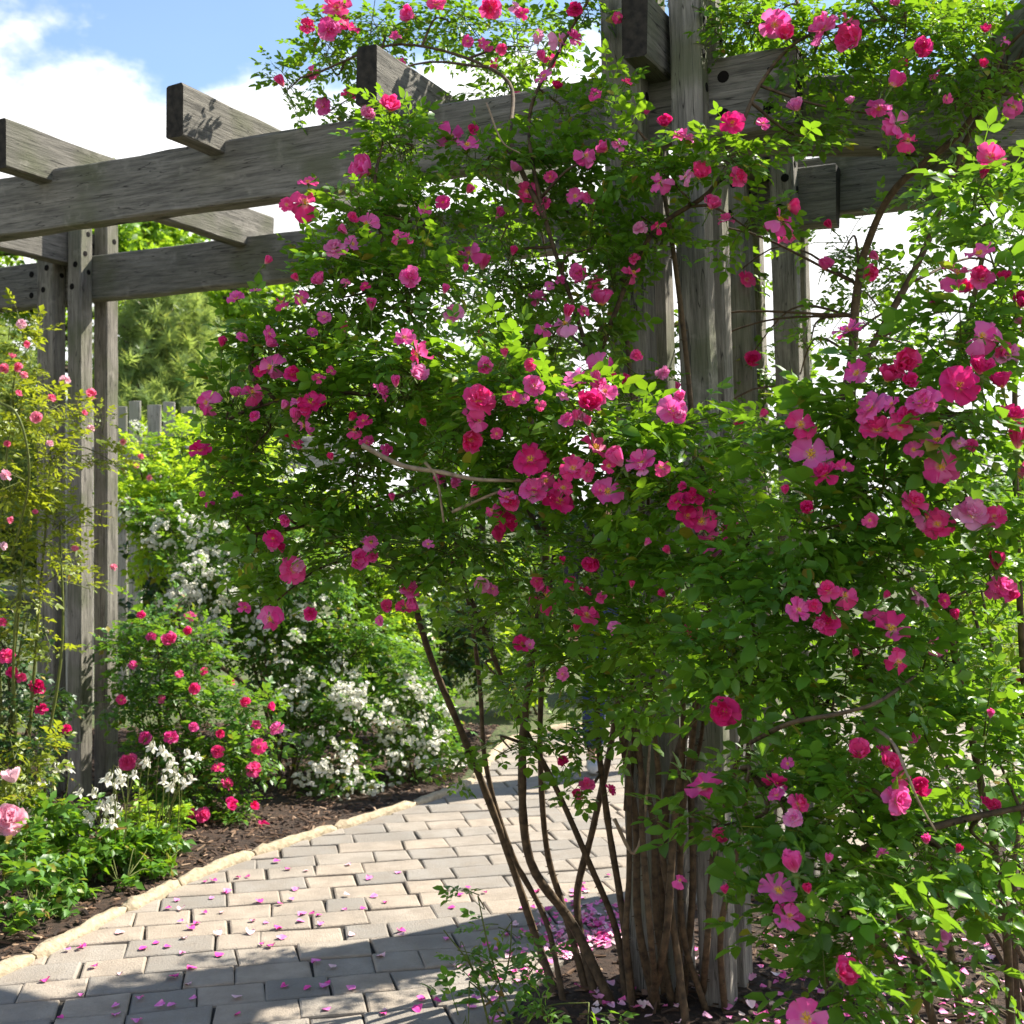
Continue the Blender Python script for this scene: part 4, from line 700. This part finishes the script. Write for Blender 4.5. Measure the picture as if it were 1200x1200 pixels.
# lime green shrubs in full sun behind the left post
for lab, base, L in (('bright lime green shrub in full sun beside the picket fence', at(200, 900, 8.4)*[1, 1, 0], [(165, 545, 8.2, 36, 40), (200, 570, 8.0, 40, 36), (160, 600, 7.9, 30, 40), (225, 590, 8.0, 34, 34), (215, 520, 8.4, 24, 26), (190, 640, 7.8, 40, 40)]),
                     ('lime green leafy shrub half hidden by the white rambling rose', at(330, 900, 8.6)*[1, 1, 0], [(240, 530, 8.6, 40, 36), (290, 540, 8.6, 46, 40), (230, 580, 8.4, 40, 36), (260, 590, 8.3, 46, 36), (330, 590, 8.3, 46, 36), (300, 640, 8.1, 50, 40), (390, 620, 8.2, 46, 46), (440, 680, 8.0, 46, 50), (450, 740, 7.9, 46, 40)])):
    q = shrub('leafy_shrub', lab, base, L, 2.3, .042, 'leaf_lime', LEAFLO, 5, r=.01)
    if 'picket' in lab: clusters(q, [(162, 503), (145, 595), (150, 610), (172, 612), (230, 615)], 8, 1.1); q.blooms([(145, 518, 10, 'x'), (160, 545, 9, 'x'), (165, 535, 9, 'x'), (175, 560, 8, 'x')], 8, 99, .03, [('full', 'rose')])
# fern-green shrubs that close the view under the big rose
for lab, base, L, mt in (('sunny yellow green shrub beyond the far bend of the path', (.1, 9.3, 0), [(520, 760, 9.2, 40, 40), (570, 750, 9.2, 46, 40), (600, 800, 9.0, 40, 30), (640, 760, 9.3, 50, 40), (540, 700, 9.4, 50, 50), (610, 690, 9.5, 50, 46)], 'leaf_lime'),
                         ('mid green shrub beyond the path behind the main post', (1.9, 10.2, 0), [(720, 760, 10, 60, 50), (800, 770, 10, 60, 46), (880, 760, 10, 60, 50), (760, 690, 10.3, 60, 50), (850, 700, 10.3, 60, 40)], 'leaf_mid'),
                         ('yellow green shrub in the right hand bed behind the broad leafed rose', (2.9, 6.6, 0), [(1130, 800, 6.6, 60, 50), (1180, 740, 6.7, 60, 50), (1060, 820, 6.7, 50, 40), (1190, 840, 6.4, 50, 40), (1120, 730, 6.9, 46, 40)], 'leaf_lime')):
    shrub('leafy_shrub', lab, base, L, 1.9, .045, mt, LEAFLO, 5, r=.01)
for lab, base, L in (('dark leafy shrub in the mulch bed right of the pergola post', (1.75, 4.1, 0), [(1000, 900, 4.0, 60, 50), (1080, 920, 4.0, 60, 50), (1150, 920, 3.9, 60, 60), (1040, 800, 4.1, 60, 60), (1120, 800, 4.1, 60, 60), (1200, 820, 4.0, 60, 60), (1060, 700, 4.2, 60, 50), (1150, 690, 4.2, 60, 50), (1000, 640, 4.3, 50, 50), (1100, 590, 4.3, 60, 46), (1190, 600, 4.2, 50, 50)]),
                     ('low dark leafy shrub under the broad leafed rose', (1.5, 3.3, 0), [(1100, 1010, 3.3, 50, 36), (1180, 1000, 3.3, 60, 50), (1040, 1010, 3.5, 40, 40), (1210, 900, 3.3, 40, 50)])):
    shrub('leafy_shrub', lab, base, L, 1.3, .033, 'leaf', LEAFLO, 6, r=.009)
# columbines and leafy perennials at the foot of the left post
def columbine_flower():
    mb = MB(); r = np.random.default_rng(5)
    for j in range(5):
        V, T = petal(.026, .017, -.25, .1, -.1, .03, j+200, 3, 2); mb.add(rotz(roty(V, -.25), j*1.257), T)
        V, T = petal(.014, .012, .3, 0, .05, .02, j+300, 3, 2); V = roty(V, -1.2); mb.add(rotz(V, j*1.257+.63), T)
        V, T = tube(np.array([(.006, 0, 0), (.010, 0, .012), (.006, 0, .022)]), .0032, .001, 5); mb.add(rotz(V, j*1.257+.63), T)
    return mb
COL = columbine_flower().mesh('nodding_flower', mats=[M['blossom']])
def columbine(label, base, heads, Z):
    p = Plant('columbine', label, 'flower', base, None); hub = []
    for (px, py) in heads:
        q = at(px, py, Z+rng.normal(0, .06)); b0 = p.base+[rng.normal(0, .04), rng.normal(0, .04), -.02]; top = q+[rng.normal(0, .012), 0, .03]
        P = [b0, (b0+top)/2+[rng.normal(0, .02), 0, .05], top, q+[0, 0, .015]]; p.cane(P, .0025, .0012, 'stem', name='stalk', k=4, sub=4)
        o = link('nodding_flower', COL, p.root); s = random.uniform(.95, 1.35); o.matrix_basis = Matrix.Translation(Vector(q-p.base)) @ Matrix.Rotation(random.uniform(-.6, .6), 4, 'X') @ Matrix.Rotation(random.uniform(-.6, .6), 4, 'Y') @ Matrix.Rotation(random.uniform(0, 6), 4, 'Z') @ Matrix.Diagonal((s, s, s, 1))
    return p
def basal(p, L, dens, size, mat): cl(p, L, dens*1.6, size*1.1, tw=.0015, up=1.1); p.reach(np.array([p.base+[0, 0, .02], p.base+[.03, 0, .05]]), .002, mat='stem'); p.finish(SPRIG, mat, 0)
p = columbine('white columbine with nodding flowers in front of the left post', at(62, 1020, 5.0)*[1, 1, 0], [(57, 893), (67, 901), (81, 900), (47, 914), (31, 921), (24, 937), (41, 947), (56, 961), (93, 929), (33, 957)], 5.0)
basal(p, [(50, 1000, 5.0, 40, 24), (30, 960, 5.1, 30, 30), (80, 1010, 4.95, 30, 20)], 2.2, .034, 'leaf_mid')
p = columbine('dense white columbine flowering against the foot of the left post', at(135, 1030, 4.95)*[1, 1, 0], [(126, 913), (136, 918), (144, 917), (157, 908), (110, 930), (131, 936), (117, 944), (126, 948), (137, 952), (106, 961), (121, 966), (131, 965), (88, 977), (140, 908), (133, 940), (103, 955)], 4.95)
basal(p, [(130, 1010, 4.9, 40, 30), (150, 985, 5.0, 30, 26), (100, 1030, 4.8, 30, 24)], 2.4, .034, 'leaf_mid')
p = columbine('white columbine spray growing beside the crimson shrub rose', at(185, 1025, 5.25)*[1, 1, 0], [(178, 875), (190, 880), (195, 884), (202, 893), (171, 893), (207, 912), (200, 922), (192, 915), (220, 885), (232, 887), (216, 918), (224, 913), (205, 905), (198, 900)], 5.25)
basal(p, [(190, 1000, 5.2, 36, 34), (205, 960, 5.3, 30, 30), (170, 960, 5.3, 30, 34)], 2.4, .03, 'leaf_lime')
fr = thing('shrub_rose', 'x', 'rose bush'); bpy.data.objects.remove(fr)
pk = shrub('rose_shrub', 'low rose shrub carrying two large pale pink double roses', at(5, 1040, 4.7)*[1, 1, 0], [(10, 950, 4.7, 40, 34), (15, 905, 4.8, 36, 30), (-10, 1000, 4.6, 40, 30), (40, 880, 4.9, 30, 20)], 2.4, .03, 'leaf_olive', LEAFLO, 4, 'stem', cat='rose bush', r=.005)
pk.blooms([(8, 962, 48, 'x')], 4.5, 99, .08, [('full', 'pale')]); pk.blooms([(17, 918, 32, 'x')], 4.5, 99, .08, [('cup', 'pale')])
for lab, base, L, mt in (('leafy green perennial filling the bed corner by the stone edging', at(30, 1085, 4.3)*[1, 1, 0], [(20, 1030, 4.35, 50, 30), (60, 1045, 4.45, 40, 26), (0, 1075, 4.15, 36, 24), (95, 1040, 4.6, 34, 22), (25, 1090, 4.15, 24, 16), (20, 990, 4.5, 40, 30), (70, 1010, 4.55, 40, 30), (50, 1075, 4.3, 26, 16), (-20, 1040, 4.2, 40, 40), (75, 1075, 4.4, 26, 14), (40, 960, 4.7, 40, 30), (110, 1065, 4.55, 22, 12)], 'leaf_mid'),
                         ('dark leafy perennial spilling towards the path below the columbines', at(140, 1040, 4.75)*[1, 1, 0], [(110, 1015, 4.75, 40, 30), (160, 1020, 4.85, 36, 24), (185, 1035, 4.85, 24, 16), (70, 990, 4.9, 40, 24), (140, 1045, 4.7, 30, 14), (120, 985, 4.85, 36, 26), (165, 990, 4.95, 34, 26), (100, 960, 5.0, 36, 26), (150, 1000, 4.9, 36, 30), (185, 1000, 5.0, 30, 26)], 'leaf'),
                         ('loose green perennial at the edge of the bark mulch', at(205, 1025, 5.2)*[1, 1, 0], [(205, 985, 5.3, 26, 26), (195, 1020, 5.1, 24, 16), (225, 1000, 5.35, 18, 12)], 'leaf_mid')):
    p = Plant('perennial_plant', lab, 'plant', base); basal(p, L, 2.3, .042, mt)
# dark evergreen behind the rambler and hedge across the back
def big_shrub(name, label, base, L, n, size, mat, cat='shrub', group=None):
    """background shrub or hedge from metric ellipsoids (centre, radii)"""
    p = Plant(name, label, cat, base, group)
    for c, r in L: p.clump(c, r, n, size, tw=.004, per=7)
    p.reach(np.array([p.base+[0, 0, .1], p.base+[.2, 0, .3]]), .02); p.finish(SPRIG, mat, 0); return p
big_shrub('evergreen_shrub', 'dark evergreen shrub behind the white rambling rose', (-1.55, 8.3, 0), [((-1.5+.55*i, 8.2+.1*i, .55+.25*(i % 2)), (.42, .35, .5)) for i in range(4)]+[((-2.4, 8.3, .6), (.5, .4, .6))], 330, .05, 'leaf_dark')
# ---------------------------------------------------------------- fence and rail
M['fence'] = wood_mat('fence_timber', (.26, .24, .21), (.50, .47, .42), (.3, .3, .22))
fc = at(150, 620, 9.6)*[1, 1, 0]; fe = thing('picket_fence', 'grey weathered board fence with tall upright boards behind the lime shrub', 'fence', fc)
for i in range(9):
    x = fc[0]-.62+.135*i; zt = 2.40 if i % 2 else 2.36; yy = 9.6 if i % 2 else 9.66
    timber('board', (x, yy, -.05), (x, yy, zt+rng.normal(0, .008)), .095 if i % 2 else .11, .022, (1, 0, 0), M['fence'], fe, fc, ends=False, wob=.001)
for z in (.5, 2.0): timber('rail', (fc[0]-.7, 9.632, z), (fc[0]+.55, 9.632, z), .03, .09, (0, 1, 0), M['fence'], fe, fc, ends=False)
fc = at(215, 620, 11.)*[1, 1, 0]; fe = thing('plank_screen', 'low pale screen of two horizontal planks on posts beyond the shrubs', 'fence', fc)
for z0, z1 in ((1.93, 2.06), (2.10, 2.21)): timber('plank', (fc[0]-.6, 11, (z0+z1)/2), (fc[0]+1.6, 11, (z0+z1)/2), .03, z1-z0, (0, 1, 0), M['fence'], fe, fc, ends=False, wob=.001)
for dx in (-.45, 1.4): timber('post', (fc[0]+dx, 11.065, -.05), (fc[0]+dx, 11.065, 2.25), .09, .09, (1, 0, 0), M['fence'], fe, fc, ends=False)
# ---------------------------------------------------------------- trees
def tree(name, label, base, h, cr, ch0, nclump, nleaf, size, mat, lean=0.):
    base = np.asarray(base, float); p = Plant(name, label, 'tree', base); top = base+[lean, 0, h*.8]; th = [base+[0, 0, -.1], base+[lean*.3, 0, h*.35], top]
    p.cane(th, .035*h, .008*h, 'bark', name='trunk', k=9); hub = [spline(th, 6)[4:]]
    for k in range(nclump):
        d = unit(rng.normal(0, 1, 3)); f = rng.uniform(.35, 1)**.5; c = base+np.array([lean*.6+cr*d[0]*f, cr*d[1]*f, ch0+(h-ch0)*(.5+.46*d[2]*f)]); p.clump(c, np.array([.30, .30, .22])*cr*rng.uniform(.7, 1.2), nleaf, size, tw=.006, per=8)
    p.reach(np.vstack(hub), .02*h*.35, mat='bark'); p.finish(SPRIG, mat, 0, stem='bark', fname='crown'); return p
tree('leafy_tree', 'bright green leafy tree rising behind the pine and the left pergola bay', (-9.2, 27, 0), 9.2, 3.6, 2.2, 44, 130, .17, 'leaf_tree')
tree('leafy_tree', 'bright green leafy tree beside the pine, right of the board fence', (-5.4, 24, 0), 7.0, 2.6, 1.8, 34, 130, .15, 'leaf_tree', .4)
tree('leafy_tree', 'leafy tree at far left behind the olive climbing rose', (-13.6, 25, 0), 7.6, 3.0, 1.8, 34, 120, .17, 'leaf_tree')
tree('leafy_tree', 'distant green tree behind the middle of the big rose', (-.8, 30, 0), 6.0, 3.0, 1.2, 34, 120, .17, 'leaf_tree')
tree('leafy_tree', 'distant low green tree behind the rear post', (5.4, 32, 0), 4.6, 2.8, .8, 30, 120, .17, 'leaf_tree')
tree('leafy_tree', 'distant low green tree beyond the right hand beds', (12.6, 30, 0), 4.4, 2.8, .8, 30, 120, .17, 'leaf_tree')
def pine(name, label, base, h, cr):
    base = np.asarray(base, float); p = Plant(name, label, 'tree', base); p.cane([base+[0, 0, -.1], base+[0, 0, h*.5], base+[0, 0, h*.98]], .03*h, .005*h, 'bark', name='trunk', k=9)
    r = np.random.default_rng(9); mb = MB()
    for k in range(42):                      # one tuft: a brush of needles
        d = unit(r.normal(0, 1, 3)+[.9, 0, 0]); e = unit(np.cross(d, [.2, .3, 1]))*.035; q = np.array([r.uniform(-.5, .3), 0, 0]); mb.add(np.array([q-e, q+e, q+d*.8]), np.array([(0, 1, 2)]))
    TU = [(np.concatenate(mb.V), np.concatenate(mb.T))]; bb_ = MB()
    for k in range(95):
        z = h*(.12+.86*(k/95)); rad = cr*(1.05-(z/h))**.75*r.uniform(.75, 1.1); a = k*2.4+r.uniform(-.3, .3); tip = base+np.array([math.cos(a)*rad, math.sin(a)*rad, z+rad*.18]); st = base+np.array([0, 0, z-.1])
        V, T = tube(spline([st, (st+tip)/2+[0, 0, -.06*rad], tip], 4), .03, .01, 5); bb_.add(V, T); n = int(46*rad/cr)+12; f = r.uniform(.25, 1.02, n); pp = st+(tip-st)*f[:, None]+r.normal(0, .13, (n, 3))*(.5+f[:, None]*1.2)
        p.pos.append(pp); p.ax.append(unit(tip-st)*.6+[0, 0, .5]+r.normal(0, .5, (n, 3))); p.nr.append(r.normal(0, 1, (n, 3))); p.sc.append(r.uniform(.2, .34, n))
    link('branches', bb_.mesh('branches', base, mats=[M['bark']]), p.root)['kind'] = 'stuff'; p.finish(TU, 'needle', 0, fname='crown'); return p
pine('pine_tree', 'soft grey green pine with dense needle tufts behind the board fence', (-5.9, 20.5, 0), 5.4, 2.5)
pine('pine_tree', 'grey green pine partly hidden behind the left pergola post', (-9.4, 21, 0), 4.9, 2.3)
for i, x in enumerate(np.arange(-20, 22, 3.0)):
    lab = ['mid green leafy hedge shrub in the row closing the far side', 'dark green hedge shrub in the row closing the far side'][i % 2:]
    big_shrub('hedge_shrub', lab[0], (x, 22.6+.4*(i % 3), 0), [((x+dx, 22.6+.4*(i % 3), hz), (1.0, .7, .75)) for dx, hz in ((-.9, .7), (.9, .7), (0, 1.15), (-.7, 1.35), (.8, 1.3))], 170, .14, 'leaf_dark' if i % 2 else 'leaf_mid', group='hedge shrubs along the far side')
# ---------------------------------------------------------------- person seen between the canes
def skin(name, pts, edges, rad, parent, mat, sub=2, root=0):
    me = bpy.data.meshes.new(name); me.from_pydata([tuple(p) for p in pts], edges, []); o = link(name, me, parent); me.materials.append(mat)
    sm = o.modifiers.new('skin', 'SKIN'); ld = me.skin_vertices[0].data
    for i, r in enumerate(rad): ld[i].radius = r if isinstance(r, tuple) else (r, r); ld[i].use_root = i == root
    sm.use_smooth_shade = True; ss = o.modifiers.new('sub', 'SUBSURF'); ss.levels = sub; ss.render_levels = sub; return o
M['skin'] = plain('skin', (.48, .28, .19), (.55, .33, .24), 8, .55); M['jeans'] = plain('blue_denim', (.018, .03, .085), (.035, .055, .14), 90, .9); M['shirt'] = plain('dark_jacket', (.02, .022, .03), (.04, .042, .05), 60, .9); M['shoe'] = plain('grey_shoe', (.35, .36, .38), (.6, .6, .6), 40, .6); M['hair'] = plain('brown_hair', (.03, .018, .01), (.07, .04, .02), 50, .7)
pb = np.array([.585, 7.0, 0.]); pe = thing('person', 'person in blue jeans and grey shoes standing on the path behind the canes', 'person', pb)
J = {'pel': (0, 0, .93), 'ab': (0, 0, 1.08), 'ch': (0, 0, 1.3), 'nk': (0, -.01, 1.47), 'hd': (0, -.02, 1.55), 'ht': (0, -.01, 1.67)}
pts = [J[k] for k in ('pel', 'ab', 'ch', 'nk', 'hd', 'ht')]; ed = [(0, 1), (1, 2), (2, 3), (3, 4), (4, 5)]; rad = [(.15, .11), (.135, .1), (.16, .11), .055, (.075, .092), (.065, .08)]
for s in (1, -1):
    n = len(pts); pts += [(s*.18, 0, 1.4), (s*.25, .02, 1.14), (s*.24, -.08, .92), (s*.235, -.12, .84)]; ed += [(2, n), (n, n+1), (n+1, n+2), (n+2, n+3)]; rad += [.06, .045, .03, (.028, .042)]
    for kf in range(5):
        m_ = len(pts); fx = s*.235+(kf-2)*.017*s*-1; pts += [(fx, -.135-(.004 if kf else 0), .80+(.02 if kf == 0 else 0)), (fx+(0 if kf else -s*.01), -.15, .745+(.025 if kf in (0, 4) else 0))]; ed += [(n+3, m_), (m_, m_+1)]; rad += [.009, .008]
    n = len(pts); pts += [(s*.095, 0, .86), (s*.11, -.02, .5), (s*.11, .03, .1), (s*.115, -.09, .045)]; ed += [(0, n), (n, n+1), (n+1, n+2), (n+2, n+3)]; rad += [.085, .058, .042, .035]
n = len(pts); pts += [(0, -.11, 1.575), (0, -.125, 1.555)]; ed += [(4, n), (n, n+1)]; rad += [.03, .012]
skin('body', pts, ed, rad, pe, M['skin'])
lp = [(0, .0, .95), (0, 0, 1.03)]; le = [(0, 1)]; lrad = [(.175, .13), (.155, .115)]
for s in (1, -1): n = len(lp); lp += [(s*.1, 0, .84), (s*.112, -.02, .5), (s*.112, .025, .12)]; le += [(0, n), (n, n+1), (n+1, n+2)]; lrad += [.105, .075, .072]
skin('jeans', lp, le, lrad, pe, M['jeans'])
tp = [(0, 0, 1.0), (0, 0, 1.15), (0, 0, 1.32), (0, 0, 1.43)]; te = [(0, 1), (1, 2), (2, 3)]; trad = [(.17, .125), (.155, .12), (.185, .13), (.085, .08)]
for s in (1, -1): n = len(tp); tp += [(s*.19, 0, 1.39), (s*.255, .02, 1.14), (s*.243, -.07, .94)]; te += [(2, n), (n, n+1), (n+1, n+2)]; trad += [.075, .06, .045]
skin('jacket', tp, te, trad, pe, M['shirt'])
for s in (1, -1): skin('shoe', [(s*.112, .06, .05), (s*.112, -.02, .05), (s*.12, -.15, .038)], [(0, 1), (1, 2)], [(.045, .045), (.05, .045), (.045, .033)], pe, M['shoe'], 2)
skin('hair', [(0, .03, 1.58), (0, .02, 1.67), (0, -.04, 1.7)], [(0, 1), (1, 2)], [(.09, .085), (.088, .085), (.07, .05)], pe, M['hair'], 2)
# ---------------------------------------------------------------- fallen petals
fpm = [petal(.017, .019, .12, .15, -.06, .10, s) for s in range(400, 405)]
FP = {}; FPM = {'lilac': plain('fallen_petal_lilac', (.72, .10, .42), (.84, .30, .58), 90, .6), 'mid': plain('fallen_petal_pink', (.66, .03, .25), (.80, .10, .40), 90, .6), 'pale': plain('fallen_petal_faded', (.62, .34, .36), (.85, .55, .62), 90, .7)}
for k, (V, T) in enumerate(fpm):
    for col in ('lilac', 'mid', 'pale'): FP[(k, col)] = np_mesh('fallen_petal', V-[.008, 0, 0], T, True, [FPM[col]])
for q in list(FP): 
    me = FP[q]; zmin = min(v_.co.z for v_ in me.vertices)
    for v_ in me.vertices: v_.co.z += .001-zmin
nP = 0
while nP < 200:
    r = random.random(); px, py = (random.uniform(0, 480), random.uniform(1010, 1198)) if r < .36 else (random.gauss(640, 70), random.uniform(1040, 1198)) if r < .7 else (random.gauss(690, 30), random.gauss(1105, 30))
    if not (0 < px < 760 and 990 < py < 1199): continue
    g_ = gnd(px, py)
    if not inside(PATHPOLY, g_[:2]): continue
    s = random.uniform(1.1, 2.0); o = link('fallen_petal', FP[(random.randrange(5), random.choice(['lilac', 'lilac', 'mid', 'mid', 'pale']))], None, (g_[0], g_[1], .003)); o.rotation_euler = (random.gauss(0, .12), random.gauss(0, .12), random.uniform(0, 6.28)); o.scale = (s, s, s)
    tag(o, 'single pink rose petal fallen on the paving of the garden path', 'petal', 'fallen petals on the paving'); nP += 1
def litter(name, label, n, fn):
    P = np.array([fn() for _ in range(n)]); th = rng.uniform(0, 6.28, n); R = frames(np.stack([np.cos(th), np.sin(th), rng.normal(0, .2, n)], 1), np.array([0, 0, 1.])+rng.normal(0, .25, (n, 3))); V, T = scatter(fpm, P, R, rng.uniform(1., 1.8, n))
    tag(link(name, np_mesh(name, V, T, True, [M['litter']])), label, 'petals', kind='stuff')
m, nt, b, o = newmat('petal_litter'); g = node(nt, 'ShaderNodeNewGeometry'); nt.links.new(ramp(nt, g.outputs['Random Per Island'], [(0, (.7, .05, .3)), (.4, (.8, .2, .47)), (.7, (.85, .42, .6)), (.88, (.85, .65, .66)), (1, (.3, .16, .09))]), b.inputs['Base Color']); b.inputs['Roughness'].default_value = .6; M['litter'] = m
def f1():
    while True:
        p = np.array([random.gauss(.33, .13), random.gauss(4.12, .2)])
        if inside(PATHPOLY, p): return (*p, .004)
litter('petal_litter', 'drift of pink petals on the paving beside the main post', 260, f1)
def f2():
    while True:
        p = np.array([random.uniform(.2, 2.4), random.uniform(2.4, 4.2)])
        if not inside(PATHPOLY, p): return (*p, .012)
litter('petal_litter', 'scattered pale pink petals on the dark mulch under the broad leafed rose', 900, f2)

#print('TRIS', sum(len(o.data.polygons) for o in bpy.data.objects if o.type == 'MESH'), 'UNIQ', sum(len(m.polygons) for m in bpy.data.meshes))
